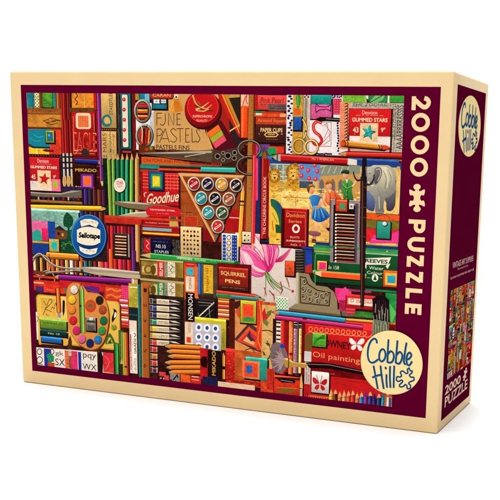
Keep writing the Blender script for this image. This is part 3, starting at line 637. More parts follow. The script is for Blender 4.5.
# long steel scissors
ring(41.6,265.4,9.2,10.6,1.5,(90,80,66),n=30); ring(41.2,265,9.2,10.6,.55,(206,198,178),n=30); ring(47.6,279.4,7.6,8.4,1.5,(84,74,62)); ring(47.2,279,7.6,8.4,.5,(200,190,170))
line([(33,258),(40,253.6),(47,260),(56,266),(70,268.4),(88,268)],1.7,(120,110,94),smooth=True); line([(33.2,257.6),(40,253.2),(47,259.4),(56,265.4),(70,267.8),(88,267.4)],.6,(216,208,188),smooth=True)
line([(40,274),(50,272.6),(62,271.6),(84,270.6)],1.6,(110,100,86),smooth=True); line([(40,273.4),(50,272),(62,271),(84,270)],.5,(210,200,180),smooth=True)
poly([(72,271.6),(84,267),(96,267),(140,271.6),(166,275),(190,282.6),(190,284.4),(160,280.4),(136,279.4),(96,275)],(50,42,36)); poly([(72,270.4),(84,266.6),(96,266.6),(140,271.4),(140,274),(96,272.6)],(166,158,140)); poly([(84,267.4),(96,267),(140,271.6),(140,272.6),(96,269)],(222,214,196)); poly([(84,271.6),(96,272),(140,274.4),(188,283),(160,279.4),(130,278.2),(96,274.4)],(190,178,150)); ell(82.4,270.4,1.4,1.5,(70,60,50),n=10)
# purple pencil
pencil((132,281.4),(53.6,276.8),4.8,(140,34,136),tip=5); R(132,278.6,135,284.2,(236,214,180)); R(135.2,279,138.4,284.6,(200,170,120)); R(132.2,278.6,132.8,284.2,(120,50,40))
R(33,275,56,279,(206,60,40)); poly([(33,270),(46,272),(46,275),(33,274)],(120,60,40))

# ---- ink drawing of a lily on white paper
R(236,232,303,320,(234,226,222),j=.02,c2=(206,196,190))
gp=A.gpoly; PK=(232,60,150); LP=(250,190,214); DP=(170,20,90)
gp([(239.6,249),(240,258),(243,266),(249,272.4),(256,276),(264,275.4),(268.4,272),(259,271),(251,265),(246.4,257),(241.4,249.6)],LP,PK,40)
gp([(240,248),(247,243.4),(255,246),(262,254),(268,266),(270,271.4),(262,269),(254,264),(250,257),(244.6,252)],(244,140,186),PK,20)
gp([(243.4,251.6),(248,253),(252,258),(254.6,265),(250,266.6),(246,261)],(240,228,226),(226,190,206),30)
gp([(256,250),(258,244.6),(263,245),(265.4,252),(267,263),(262,257)],(248,224,224),(240,160,190),70)
gp([(262,244),(267,240.6),(274,241.4),(278.6,246),(279,253),(276,261),(272,269),(268,271.4),(265,262),(264.6,252)],(246,110,176),(214,30,120),75)
gp([(262.6,245),(266,243),(267,252),(268.6,264),(266,258)],LP,(240,110,170),80); gp([(277,247),(279,252),(276,261),(273.6,266),(274.6,256)],LP,PK,90)
gp([(276,262),(279,257),(284,253.6),(289,249),(292,246.6),(290,252),(286,258),(281,262)],(244,140,180),(190,30,90),120)
gp([(262,244),(259,240),(254.6,233.4),(259.6,236),(264,241)],LP,(230,120,170),60)
for q in ([(243,248.6),(252,252.6),(260,261)],[(246,246.6),(256,251),(266,266)],[(268,243),(270.4,254),(269,268)],[(273,243),(274.6,254),(271,266)],[(278,260),(284,256),(290,249)],[(243,262),(250,270),(262,273.6)],[(250,245.4),(258,252),(266,264)],[(270.6,242),(272.6,252),(270,264)],[(241,254),(244,263),(250,269)]): line(q,.35,DP,smooth=True)
for q in ([(248,246.6),(256,251.6),(263,259)],[(271.6,243),(273.4,252),(271,263)],[(266.4,246),(268,257),(269,265)],[(244,264),(252,271),(262,274.4)],[(242,256),(246,265)],[(252,247),(258,253.6)]): line(q,.4,(254,206,226),smooth=True)
for k in range(22): ell(258+RND.uniform(-8,14),256+RND.uniform(-9,10),.28,.34,DP,n=6)
line([(240,248),(247,243),(255,245.6),(262,254),(268,266),(270,271.6)],.3,(110,30,80),smooth=True); line([(239.4,249),(240,258),(243.6,266.6),(250,272.8),(257,276.4),(264,275.8)],.3,(120,30,80),smooth=True); line([(254.6,233.4),(262,244),(264.6,252)],.3,(90,50,60),smooth=True); line([(262,244),(267,240.4),(274.6,241.2),(279,246.4),(279.2,253.4),(276,261.6)],.3,(120,30,80),smooth=True)
for q,w_ in (([(266,271),(271,279),(277,284),(284,289)],1.5),([(266,271),(269,281),(275,289)],1.0),([(267,270),(276,281),(292,290)],.8),([(266,272),(266.6,284),(265,296)],.7),([(267,271),(273,284),(281,292)],.8)): line(q,w_,(92,140,60),smooth=True,w2=w_*.5)
for q in ([(266.6,271.4),(272,280),(280,286.6)],[(267,273),(271,283)]): line(q,.4,(170,200,110),smooth=True)
line([(267,270),(274,283),(284,290)],.4,(30,80,44),smooth=True)
for x,y,x2,y2 in ((265,287,267,296),(270,290,275,297),(281,281,283,291),(287,277,290,287),(283,289,281,294),(274,293,275,301)): line([(x,y),((x+x2)/2+.4,(y+y2)/2),(x2,y2)],1.0,(136,44,44),smooth=True,w2=.5); line([(x,y),(x2,y2)],.3,(210,120,90))
ell(293.4,290.6,1.4,1.5,(190,40,60),n=10); ell(293,290.2,.5,.5,(240,130,130),n=8)
# ---- centre column: staples, alphabet, green pencil
R(141,236.8,240,262,(60,26,22),j=.3)
R(141.6,237,181,257,(64,58,56),j=.25,cell=1.6); dots(142,237,181,257,(150,140,124),16,9,.3,5,.5)
R(144.4,238.4,151,252,(206,30,44)); line([(147,240),(149.6,243),(147,246),(149.6,249)],.5,(250,190,190),smooth=True)
box(152,238,171.4,255,(26,28,66),j=.08); poly([(171.4,242),(174.8,247),(171.4,252)],(16,16,30)); scrib(154,240.6,169,242.4,(150,160,190),1); text('N0.10',156.6,243.8,166.4,248.2,(220,224,236)); text('STAPLES',155,249.6,169.4,253.2,(220,224,236))
box(181.2,226.6,202,257,(238,206,148),j=.04); a_=pmap((183,228.4)); b_=pmap((200.4,255.6))
for i in range(5):
    for k in range(6):
        x=a_[0]+(b_[0]-a_[0])*(i+.5)/5; y=a_[1]+(b_[1]-a_[1])*(k+.5)/6; n=3+(i*7+k*5)%4; r0=RND.uniform(0,6)
        A.put([([(x+RND.uniform(.7,1.35)*math.cos(r0+6.283*q/n),y+RND.uniform(.7,1.35)*math.sin(r0+6.283*q/n)) for q in range(n)],[(40,34,34),(90,60,40)][(i+k)%5==0])],True)
box(222.4,233,239,263,(232,232,228),j=.03); R(223.4,234,226.6,262.4,(40,80,160)); R(232.6,234.6,237.8,262.6,(34,70,150)); 
for k in range(5): ring(229.6,237+5.6*k,2,2,.6,(34,70,150),n=14); 
dots(223.6,235,226.6,262,(230,230,236),2,8,.4,4); dots(232.8,235,237.6,262,(230,230,236),2,8,.4,4)
for k,y in enumerate((240,246,252)): poly([(228,y),(229.6,y-1.6),(231.4,y),(229.6,y+1.6)],(236,190,50))
poly([(140.6,256.6),(150,253.4),(238,261.4),(238,267.4),(150,258.8)],(14,70,36)); poly([(143,255),(151,252.6),(237,261),(237,265.6),(151,257.8)],(36,160,76)); poly([(151,252.6),(237,261),(237,262.2),(151,254)],(120,210,130)); poly([(140.8,254.8),(151,252.6),(151,257.8)],(222,176,116)); A.text('UNBREAKABLE',177.6,256.4,193,259.6,(220,240,210),bold=.02,tilt=.3); A.text('COLOURS',195.4,258.4,206.6,261,(220,240,210),tilt=.2); scrib(211,260,222,262,(150,220,150),1)
ell(237.4,263.6,3.4,3,(24,110,54)); 
# tubes of colour lying flat
R(140.6,259,186,300,(84,66,30),j=.25)
for y0,lab,lc in ((260.6,'SELMER',(206,50,54)),(281,'SELMER',(40,150,90))):
    R(142,y0,184,y0+16.6,(160,132,60),j=.2); poly([(143,y0+5),(150,y0+6),(155,y0+3),(158,y0+3),(158,y0+14),(154,y0+14),(150,y0+11),(143,y0+11)],(214,196,140)); ell(149,y0+8.4,4.4,4.4,(120,100,44)); ell(149,y0+8.4,2.6,2.8,(190,160,80)); ell(154,y0+9,2.6,5,(100,80,36))
    R(158,y0,165.2,y0+16.4,lc,j=.08); text(lab,160,y0+1,163.6,y0+15.4,(240,210,190),rot=-90,bold=.03); R(165.2,y0,168.4,y0+16.4,(150,160,140)); scrib(165.4,y0+1,168.2,y0+16,(60,50,50),2,rot=True); R(168.4,y0,176,y0+16.6,(226,220,196),j=.05); line([(171,y0+4),(174,y0+6),(171,y0+9),(174,y0+12)],.5,(60,60,60),smooth=True); scrib(169,y0+1,176,y0+15,(140,140,120),3,rot=True,dens=.4); R(176.6,y0,184,y0+17,(130,106,40),c2=(166,140,60),vert=False)
poly([(141,277.6),(186,281.6),(186,284),(141,279.8)],(190,170,130)); R(141,259.4,184,261,(206,190,120))
# orange framed label tower
R(184.4,261,200,346,(120,50,30),j=.12); R(185,262.4,197.6,300,(226,96,36),j=.08); R(186,261.6,196,266.8,(206,34,40)); R(187.6,263.4,195,264.4,(250,180,150)); R(187.4,267.4,194.4,275,(50,180,200)); R(186.6,275.8,195.4,291.4,(240,222,196)); text('PENCIL',189.6,277.4,192.2,289.6,(110,60,50),rot=90)
R(186.4,292,197,321.4,(24,20,22)); text('MONSEN',188.8,293.4,193.8,319.6,(226,220,214),rot=90,bold=.01); R(185.6,321.4,196.4,346.6,(236,216,190),j=.03); text('STUDIO',188.8,323,191.6,333,(90,70,60),rot=90); R(187.4,336.6,191.8,342.6,(220,70,44)); poly([(185,349),(190,344),(196,349)],(206,30,36)); R(195.4,266,199.4,298,(230,120,50))
# blue and yellow spines
R(198.6,262,220,298,(60,50,34),j=.2); R(198.8,263,203,294,(40,96,180),c2=(30,80,150)); R(199.4,263,200.4,294,(110,160,220)); R(203,263,204.4,294,(120,90,40)); R(204.4,264,214,295,(222,178,40),j=.06); text('Imperial',206.2,267.6,210.4,291,(150,80,20),rot=-90); R(204.4,292.6,214,295.6,(60,60,70)); R(214.4,264,219,298,(84,74,60),j=.15)
# squirrel pens
R(218,262,252,298,(110,26,24),j=.2); box(219.6,267.6,249,290.6,(160,44,30),j=.08); text('SQUIRREL',221.6,270.6,246.6,277,(244,206,130),bold=.015,tilt=.2); text('PENS',226,278.6,241,283.4,(244,206,130),bold=.02,tilt=.2); R(219.8,284.6,249.2,290.4,(70,38,34)); scrib(222,286,247,288.8,(206,150,110),1)
pencil((217,291.6),(262,296.8),4,(226,64,36),tip=6); pencil((217,294.6),(266,299.6),3.6,(60,140,140),tip=6); R(218,293.6,232,298,(60,130,60)); R(219,297.6,262,300.6,(150,60,34),j=.2)
# black tin with silver lines
box(197,299,216.4,320,(38,34,36),j=.1); line([(200,316),(215,302)],1,(214,210,204)); line([(199,301.6),(214,303)],.5,(150,144,136)); line([(200,305),(212,305)],.4,(120,114,110)); line([(204,318),(214,309)],.4,(120,114,110)); line([(210,308),(211,319)],.5,(150,144,136)); line([(199,312),(199.6,318)],.4,(140,130,120))
bars(219,297.6,230,320,[(232,120,60),(236,180,80),(200,50,40),(240,150,110),(190,40,40),(246,200,120),(214,100,50),(240,220,190),(206,60,40),(220,150,60)],vert=False,gap=.1)
R(230,299.6,236,352,(90,34,24),j=.15); R(222,322,226.6,352,(84,24,24),j=.15)
# dot card
box(195.6,318.6,227,350,(196,184,48),j=.05); R(193.8,321.8,222,351,(196,198,216),j=.03,c2=(180,184,204)); text('LABELS',223,328,225.4,346,(110,110,40),rot=-90)
for i,x in enumerate((199.7,208,216.4)):
    for k in range(3): ell(x,327+9.5*k+.6*i,3.5,4.1,(242,242,246)); ell(x,327+9.5*k+.6*i,1.7,2,(30,96,160))
# paint tubes
R(149.6,294,186,378,(52,38,34),j=.3)
for k,c in enumerate(((50,50,56),(50,66,130),(44,46,90),(40,140,120),(226,196,60),(220,190,80),(206,60,60),(190,50,60),(190,120,60),(200,60,60),(90,50,80))):
    y=298+6.9*k; poly([(150,y),(184,y+2.6),(184,y+8.2),(150,y+5.8)],(30,22,22)); poly([(150,y),(170,y+1.4),(170,y+6.6),(150,y+5.2)],(216,202,172)); poly([(150,y),(170,y+1.4),(170,y+2.6),(150,y+1.2)],(246,238,216))
    poly([(150.6,y+.2),(153.2,y+.4),(153.2,y+5.2),(150.6,y+5)],tuple(q*.6+40 for q in c)); poly([(153.6,y),(157.4,y+.3),(157.4,y+5.6),(153.6,y+5.3)],c); poly([(153.6,y+1),(157.4,y+1.3),(157.4,y+2.2),(153.6,y+1.9)],tuple(min(255,q+80) for q in c))
    scrib(159.6,y+1.8,169.6,y+5.6,(110,96,80),2,dens=.8)
    poly([(170,y+1.6),(176,y+2),(181,y+3.6),(182.4,y+6.6),(176,y+6.4),(170,y+6.8)],(60,52,50)); poly([(170,y+1.6),(176,y+2),(181,y+4.2),(174,y+3.4)],(226,220,206)); poly([(170,y+4.6),(176,y+5),(181,y+6.4),(170,y+6.4)],(170,160,148))
# bundle of orange pencils
R(158,346,204,390,(60,30,26),j=.3)
for k in range(6):
    y=347+4.7*k; pencil((202,y+.6+.2*k),(164+(k%3)*1.5,y+(-1 if k<3 else .6)+.25*k),4.4,(238,130,34),tip=7,lead=(90,60,40))
# red mikado packet
R(201,347.6,213,380,(196,30,38),j=.08); poly([(201,359),(208,356),(208,368),(203,366)],(30,20,22)); ell(205,361.6,3.6,5.6,(40,18,20)); R(208.6,349.4,222,387,(40,24,26),j=.1); text('MIKADO',213,350.6,216.8,375.6,(216,172,70),rot=-90,bold=.02)
pencil((224.4,379),(224.2,352),2.8,(232,160,50),tip=4); R(222.8,366,226,369.6,BLK); ell(228.6,364.8,2.4,3.6,(60,20,24))
box(226.6,350.6,262,388,(204,40,34),j=.09); daub(227,351.4,261.6,387.6,[(226,70,46),(150,26,26),(180,34,32),(236,100,60)],p=.55,cell=1.0)
box(246.6,357.6,268.4,380.4,(44,168,150),j=.07); R(243.6,359.6,260.6,379,(240,130,84),j=.06); R(245.6,362,258.6,377.4,(226,84,50)); R(247.6,365,253.4,373,(40,110,190))
R(219,381,256,393,(232,204,170),j=.05); text('SUPERFINE PENCILS',221,383.4,250,386.6,(150,50,40),bold=.02); scrib(222,388,250,390,(160,80,60),1)
R(203.6,376,219,392,(36,40,80),j=.15); R(204,380,218,381.6,(120,130,150))
for x0,c in ((160,(214,70,80)),(171,(150,144,140)),(181.6,(236,100,40)),(192,(214,46,40))): R(x0,371.6+(x0-160)*.12,x0+10,391,c,j=.1)
R(160,376,165,381,(30,24,26)); scrib(161,377,165,380,WHT,1); R(166.6,370,170,375.6,BLK); line([(174,380),(178,375),(179,378)],1,(30,26,26)); R(192.6,375.6,200,377.6,(240,190,170)); R(192.6,379,200,380.6,(240,190,170)); R(172,384,203,391,(200,50,40),j=.1); poly([(168,384),(172,379),(176,384)],(60,30,30))

# yellow and red pencils, domino
poly([(243.8,186),(241.4,193),(238.6,246),(242.6,246),(245.6,193)],(40,20,14)); poly([(241.6,192),(245,192),(242,246),(238.4,246)],(238,176,36)); poly([(241.6,192),(242.6,192),(239.4,246),(238.4,246)],(252,214,110)); poly([(241.6,192),(243.8,184.4),(245,192)],(226,180,110)); R(240,200,245,202,(40,30,30)); R(240,204,244.6,205.2,(40,30,30))
R(252.6,143,255.6,240,(150,40,30),j=.1)
box(242.8,231,251.6,242.6,(244,228,190)); ell(245.6,235,.9,1,BLK,n=8); ell(245.4,239.8,.9,1,BLK,n=8); ell(249,235,.7,.8,BLK,n=8); ell(249,239.8,.7,.8,BLK,n=8)
poly([(253.8,155),(257.2,155),(255.4,243),(252.2,243)],(226,40,60)); poly([(253.8,155),(254.8,155),(253,243),(252.2,243)],(250,120,120)); poly([(252.2,243),(255.4,243),(253.2,250.4)],(230,180,130))
R(256.8,156,262,232,(40,50,110),j=.08); R(256.6,158,258.4,200,(230,70,120))
# ---- circus picture book
R(261,158,400,252,(40,24,30),j=.2)
box(262.4,158.6,398.6,249.4,(34,76,140),j=.06)
R(262,158,269.6,238,(172,24,30),j=.06); R(262.4,158,263.4,238,(226,90,80)); text('THE CHILDRENS CIRCUS BOOK',265,174,267.4,236,(244,214,200),rot=-90,bold=.01)
a_=pmap((270,163)); b_=pmap((398,246)); A.Rm(a_[0],a_[1],b_[0],b_[1],(238,206,130),rad=2.4)
R(270.4,163.4,398,168,(216,206,170),j=.06); R(270.4,164,300,180,(110,150,160),j=.1); 
for x in (277,283,291): R(x,164,x+1.2,182,(200,206,190))
R(300,164,398,192,(200,186,130),j=.08)
daub(271,165,398,192,[(190,190,150),(220,200,120),(150,160,140),(206,150,80),(240,220,150),(120,140,140)],p=.7,cell=1.5)
poly([(318,168),(330,164.6),(360,165),(360,174),(318,177)],(140,150,130)); poly([(318,176),(360,173),(360,198),(318,196)],(208,160,90)); 
for x in (322,333,341): a1=x; poly([(a1-2.4,193),(a1-2.4,182),(a1,178),(a1+2.4,182),(a1+2.4,193)],(120,110,110))
for x in (325,331,337,343,349): line([(x,166),(x-3,173)],.4,(210,214,196))
R(270.4,184,316,246,(236,196,80),j=.12); R(282,192,318,210,(244,216,130),j=.1); R(301,206,398,246,(240,200,110),j=.1)
R(270.4,180,300,192,(206,176,90),j=.2)
daub(271,186,398,206,[(226,190,90),(240,216,130),(200,150,60),(180,160,100),(250,230,160)],p=.75,cell=1.4); daub(271,206,398,246,[(240,190,70),(226,160,60),(250,210,110),(206,140,60),(236,180,110)],p=.75,cell=1.5)
def blob(cx,cy,rx,ry,c,n=11,e=.18):
    spoly([(cx+rx*(1+RND.uniform(-e,e))*math.cos(6.2832*k/n),cy+ry*(1+RND.uniform(-e,e))*math.sin(6.2832*k/n)) for k in range(n)],c)
for cx,cy,sc in ((275,175,.85),(293.5,173,1.15)):
    blob(cx,cy+11*sc,6*sc,9*sc,(214,160,40)); blob(cx,cy,6.4*sc,9*sc,(170,116,30)); blob(cx,cy,5*sc,7*sc,(210,160,50)); blob(cx,cy+.5,3*sc,4.6*sc,(236,196,100)); ell(cx-1.2*sc,cy-1,.6,.7,(40,26,20),n=6); ell(cx+1.4*sc,cy-1,.6,.7,(40,26,20),n=6); blob(cx+.2,cy+2.4,1,1,(60,34,24)); line([(cx-5*sc,cy+14*sc),(cx,cy+17*sc),(cx+5*sc,cy+14*sc)],.8,(240,206,110),smooth=True)
    for k in range(9): line([(cx+4*sc*math.cos(k*.7),cy+5.6*sc*math.sin(k*.7)),(cx+6.2*sc*math.cos(k*.7+.2),cy+8.6*sc*math.sin(k*.7+.2))],.5,(120,76,20))
R(283,190,318,196,(244,220,140),j=.06); line([(283,196.6),(320,198)],.6,(190,130,50)); line([(296,196),(296.4,206)],.5,(180,130,60))
for q in ((272,184,280,200),(288,186,299,202)): daub(*q,[(236,190,70),(250,220,120),(190,130,40),(220,170,60)],p=.7,cell=1.1)
for q in ((270.5,167,281,186),(287,166,300,188)): daub(*q,[(110,70,20),(190,130,40),(230,180,80),(160,100,30)],p=.3,cell=1.0)
# polka dot cloth
R(300,163.4,320.4,180.4,(96,150,210),j=.06)
for x,y in ((302.4,167),(308.6,170),(315,165),(317.6,171),(309.6,178),(302,175.4),(316,178.6)): ell(x,y,2.1,2.4,(214,56,80),n=12); ell(x-.4,y-.6,.8,.9,(246,150,160),n=8)
R(300,180.6,313,188,(70,90,110),j=.1)
# green parrot and clown lower left
spoly([(271,199),(277,200),(283,207),(285,218),(283,228),(277,233),(275,222),(272,210)],(40,110,80)); spoly([(270,206),(277,212),(280,226),(276,234),(271,232)],(236,196,60)); spoly([(277,200),(283,207),(285,218),(281,214),(277,206)],(30,90,130)); spoly([(276,224),(283,228),(281,238),(276,238)],(34,90,60)); R(270.6,232,284,238.6,(226,180,60),j=.15); line([(273,212),(278,222)],.7,(120,170,70)); line([(273,220),(274,230)],.7,(200,90,50))
# children
gp=A.gpoly
SK=(250,206,158); SKD=(206,134,90)
# girl
gp([(315,218),(319,218),(319,228),(316,240),(313,240),(314.6,229)],SK,SKD); gp([(320,217),(324,217),(326,223),(329,228),(327.4,229),(322,225)],SK,SKD); gp([(326.4,227.6),(330,227),(330.4,229.4),(328,230.4)],(60,40,40),(30,20,26)); gp([(312.4,238.6),(316.6,239),(316,242),(311.6,241.4)],(60,40,40),(30,20,26))
gp([(309.2,197.4),(313,194.4),(318,194.6),(323,198),(322,203),(319.4,207.6),(313.6,207.4),(311.4,202.6)],(70,160,220),(20,90,170),30)
gp([(313,206),(319.6,205.4),(326.6,209.6),(330,215.4),(326.6,219),(321,221.6),(315.6,220.4),(311,215.4)],(96,180,230),(16,84,166),60)
for q in ([(315,208),(313.4,218)],[(317.4,208),(317.4,220.4)],[(320,208),(322.4,220)],[(322.6,208.6),(327,217)]): line(q,.5,(14,70,150),w2=.8)
for q in ([(316,208),(315.4,217)],[(321.4,208.6),(324.6,217)]): line(q,.4,(150,210,240))
gp([(321,198),(323.4,199.4),(321,206),(317,208.6),(316,207),(319,204)],SK,SKD); gp([(309,198.6),(311,200),(311.6,206),(314.6,208.6),(313,209.6),(309.6,206)],SK,SKD)
gp([(309.4,187.4),(312,185.4),(314.6,187.4),(314.8,191),(312.6,193.8),(310,192.4)],SK,SKD,50); gp([(307.8,190.6),(307.6,186.6),(310,183.8),(313.6,184),(315.6,187),(313,186.6),(310.6,187.6),(309.8,191),(309,193)],(170,110,50),(90,46,20)); ell(311.6,189,.4,.4,(60,30,30),n=6); line([(312,191.6),(313.2,191.4)],.35,(200,50,50)); line([(309.4,184.6),(312.4,184.2)],.5,(230,190,110))
# boy
gp([(325.4,193),(330,189.4),(335,190.6),(340,195.6),(343,202),(336,206),(328,204),(324.6,198)],(246,140,80),(190,60,34),50); line([(330,190),(331.6,203)],.5,(160,50,30)); line([(335,192),(338.4,203)],.5,(160,50,30)); line([(328,192),(328.6,201)],.5,(255,180,120)); poly([(328.4,189),(331.4,189),(330.4,192.4)],(244,226,190))
gp([(326.6,183.6),(329,181),(331.8,183),(332,187),(329.6,189.4),(327,187)],SK,SKD,50); gp([(326,184.4),(327,180.4),(330,179.2),(333,181.6),(332.6,184.4),(330,182.6)],(206,150,70),(120,70,30)); ell(328.6,184.6,.4,.4,(60,30,30),n=6); gp([(323.4,194.6),(326,195),(325,201),(327,205),(325,205.4),(322.4,200)],SK,SKD)
# man in green
gp([(342,182),(346,178.6),(350.6,179.4),(354.4,184.4),(352,189),(353.6,198),(353.6,208),(343.4,208),(343.6,195),(341.4,188)],(90,170,80),(24,86,44),60); line([(347.6,181),(348,206)],.5,(20,70,34)); line([(342.6,184),(347,188.4),(352.6,186)],1.3,(50,130,56),smooth=True); line([(342.8,183.4),(347,187.4),(352.2,185.2)],.4,(150,210,110),smooth=True); poly([(345.4,178.6),(348.4,178.8),(347.4,183)],(230,220,190)); line([(352.4,186),(355.6,181),(356,176.6)],1,SK,smooth=True)
for y in (190,194,198): ell(347,y,.4,.4,(230,210,110),n=6)
gp([(343,172.6),(345.6,171.6),(348,173.4),(347.8,177),(345.6,178.8),(343.4,177)],SK,SKD,50); gp([(341,172.8),(343.6,169.6),(348,169.6),(349.6,172.4),(347.6,173.6),(344,173)],(50,90,60),(20,40,30)); ell(344.6,174.6,.35,.35,(50,30,30),n=6)
gp([(306,232),(313,230),(321,232),(320,235),(312,235.6)],(170,110,110),(120,70,90)); line([(300,240),(330,241)],.5,(190,120,50))
# elephant
gp([(366,190),(372,192),(375,200),(374,210),(367,208),(364.8,199)],(120,140,180),(60,76,130))
gp([(382,192),(392,184),(396.6,188),(396,200),(393,209),(387,209.6),(386,200)],(130,130,130),(60,60,86))
gp([(368,172),(371,166),(378,163.6),(387,164.4),(393.4,169),(396.4,178),(395.6,189),(390,195.6),(385,198.6),(383.6,206),(384,212.4),(376,212.4),(375.4,204),(374,197),(369.6,191),(367,182)],(206,206,184),(112,114,116),60)
gp([(380,168),(387,167),(392,173),(392.6,182),(388,189),(382,190),(379,181)],(226,222,194),(160,158,142),70)
gp([(365.6,170),(369,166.4),(374,167),(376.6,172),(376,180),(372,184.4),(367.4,182),(365,176)],(196,196,180),(126,126,122),60)
gp([(374.4,168.4),(378.4,166.4),(381.8,169),(381.4,175),(378.6,181),(375.4,184),(374,178)],(130,130,130),(80,80,90),60); line([(376,169.4),(379.6,168.6),(380.4,173.6),(377.6,180.6)],.5,(206,206,190),smooth=True)
ell(369.8,173,.55,.6,(30,20,24),n=8); line([(367,178),(363.4,183),(362.6,190),(366,194)],1.9,(150,150,142),smooth=True,w2=1.1); line([(368.4,181),(370.6,184.6),(374,185)],.8,(244,238,214),smooth=True,w2=.3)
for q in ([(383,170),(386,178),(385,188)],[(388,169),(391,178),(389,188)],[(377,188),(381,196),(380,208)],[(378,202),(382,202.6)]): line(q,.35,(120,118,116),smooth=True)
for q in ([(384.6,169),(388,177),(387,187)],[(379,196),(379.6,208)]): line(q,.35,(240,236,212),smooth=True)
line([(395.6,180),(397,190),(396.4,198)],.5,(90,90,90),smooth=True)
R(396.6,166,398.4,208,(226,190,110),j=.1); R(364.4,210.6,398.4,212.4,(236,230,206),j=.05)
# pencils tin
box(331,199.4,360,263.4,(136,118,126),j=.06); R(332.2,200.6,358.8,262.4,(160,144,150),j=.05); R(334,204,355.4,262,(34,24,28)); R(355.6,203,357.2,262,(90,76,84))
for k in range(15):
    y=213+3.32*k; c=((244,222,190),(226,150,110),(206,110,80),(240,206,170))[k%4]; R(335.6,y,354.8,y+1.9,c,j=.08); R(335.6,y+1.4,354.8,y+2.1,(120,54,40)); R(335.6,y,337,y+1.9,(250,240,220))
box(336.4,198.6,347.4,211,(226,74,34)); R(337,199.2,347.4,200.6,(246,140,90)); R(340.2,202.6,345.4,208.8,(60,170,120)); R(349.6,203,353.8,208.4,(220,220,214)); R(350.6,204.6,352.8,207,(120,120,120))
# small red note book
box(282.6,208,307.4,247,(176,22,30),j=.06); R(282.8,208,285,247.4,(70,14,20)); line([(286.4,210.4),(306,212),(306,245)],.35,(230,120,90)); text('Davidson',287,212,305,217.2,(236,170,90),slant=.1); text('Series',289,218.8,302,222.6,(236,170,90),slant=.1); ring(296.6,228,3,3.5,1.4,(244,230,220)); text('BLOTS',291,235.4,300,237.8,(244,200,170)); text('SUPERIORITY',287,239,306,241.8,(244,210,180),bold=.02); text('NO. 1',291.6,243,301,245.4,(244,210,180))
# clip board strips right of the rod
R(364,212,399.6,243,(120,90,50),j=.2); R(366.6,213,399.4,220,(236,92,34),j=.06); R(366.6,219.4,399.4,228,(128,120,44),j=.1); R(366.6,227.6,399.4,242.4,(214,40,50),j=.1); poly([(370,241),(374,234),(384,236),(399,230),(399,242.6),(370,242.6)],(236,60,150)); scrib(372,238,397,241,(250,130,190),1)
box(377.4,221,390,238,(44,170,150),j=.04); ell(385.4,223.4,2.8,2.6,(60,60,66)); ell(384.8,222.8,2.2,2,(214,216,220)); ell(384.2,222.2,.9,.8,(250,250,250),n=8); line([(377,216),(384,214),(390,218),(391,230)],.4,(40,90,50),smooth=True)
R(363,243,398,246,(160,150,70),j=.1); text('THE ELEPHANT BOOK',365,243.4,396,245.4,(70,60,30)); R(363,246,398,250.4,(34,72,150),j=.06); R(363,250.2,398,253.2,(150,160,140),j=.1)
# blue cloth and coil
R(303,246,316,272,(36,70,170),j=.12); poly([(304,266),(316,262),(316,272),(304,272)],(190,50,50)); R(294,247.4,316,249.6,(24,20,22)); R(296,249,306,273,(60,52,50),j=.2)
for k in range(8): line([(296,251.6+2.8*k),(300,250.6+2.8*k),(304.6,251.8+2.8*k)],1.1,(24,20,22)); line([(296.4,250.7+2.8*k),(304,250.6+2.8*k)],.35,(140,130,120))
box(286.4,260.4,295,275.4,(232,92,44)); ell(290.6,268,.7,.8,(120,40,20),n=8)
# green water colour box
R(313,250,400,292,(20,40,28),j=.3)
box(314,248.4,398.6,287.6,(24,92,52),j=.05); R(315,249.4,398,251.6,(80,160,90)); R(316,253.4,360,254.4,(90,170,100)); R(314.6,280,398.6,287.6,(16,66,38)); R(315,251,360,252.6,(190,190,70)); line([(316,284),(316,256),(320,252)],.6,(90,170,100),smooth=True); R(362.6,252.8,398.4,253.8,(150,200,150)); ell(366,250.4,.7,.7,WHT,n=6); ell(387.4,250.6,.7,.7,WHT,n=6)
box(331,206,331.2,206.2,(136,118,126)) if False else None
text('No 158',327.4,264.4,339.6,268.8,(226,230,210)); box(318,260,327.4,270,(238,190,70)); R(320,261.4,326.6,268.8,(232,50,130))
R(313.4,272,367,273,(120,200,120)); poly([(313,272.2),(322,270.2),(364,273.6),(367.6,276.2),(364,280.6),(322,277.4)],(16,40,20)); poly([(322,270.2),(364,273.6),(367,276.4),(364,279.4),(322,276)],(240,94,34)); poly([(322,270.2),(364,273.6),(364,274.8),(322,271.6)],(254,150,90)); poly([(313,272),(322,270.2),(322,276)],(232,200,160)); poly([(313,272),(316,271.4),(316,273)],(60,60,60))
poly([(364,257.4),(391.6,256.4),(388.4,263.8),(366,263.8)],(232,232,214)); text('REEVES',366,257.6,388,263,(24,60,40),bold=.03); poly([(386,265),(391,262.4),(388,268)],(232,232,214)); poly([(363.6,264.6),(367,263),(367,268)],(232,232,214)); text('Water',369.6,265.2,384,269.4,(226,232,214)); text('Colours',367.6,270,385,274.2,(226,232,214),tilt=.1)
ell(375.6,277,3.3,3.7,(232,232,214)); poly([(373.8,279.2),(375.6,273.8),(377.4,279.2)],(24,70,44)); R(367.6,276.6,370.8,277.2,(200,220,200)); R(380.4,276.6,383,277.2,(200,220,200))
box(384,269.6,397.8,286.6,(232,96,36)); R(385.8,271.6,397,284.6,(240,190,70)); R(388,274.4,395.8,282.4,(36,170,200))
# restate the lid of the pencil tin where it overlaps the green box
A.R(331,247.4,360,263.4,(150,132,140),j=.05); R(334,246,355.4,262,(34,24,28)); R(355.6,246,357.2,262,(90,76,84))
for k in range(10,15):
    y=213+3.32*k; c=((244,222,190),(226,150,110),(206,110,80),(240,206,170))[k%4]; R(335.6,y,354.8,y+1.9,c,j=.08); R(335.6,y+1.4,354.8,y+2.1,(120,54,40)); R(335.6,y,337,y+1.9,(250,240,220))
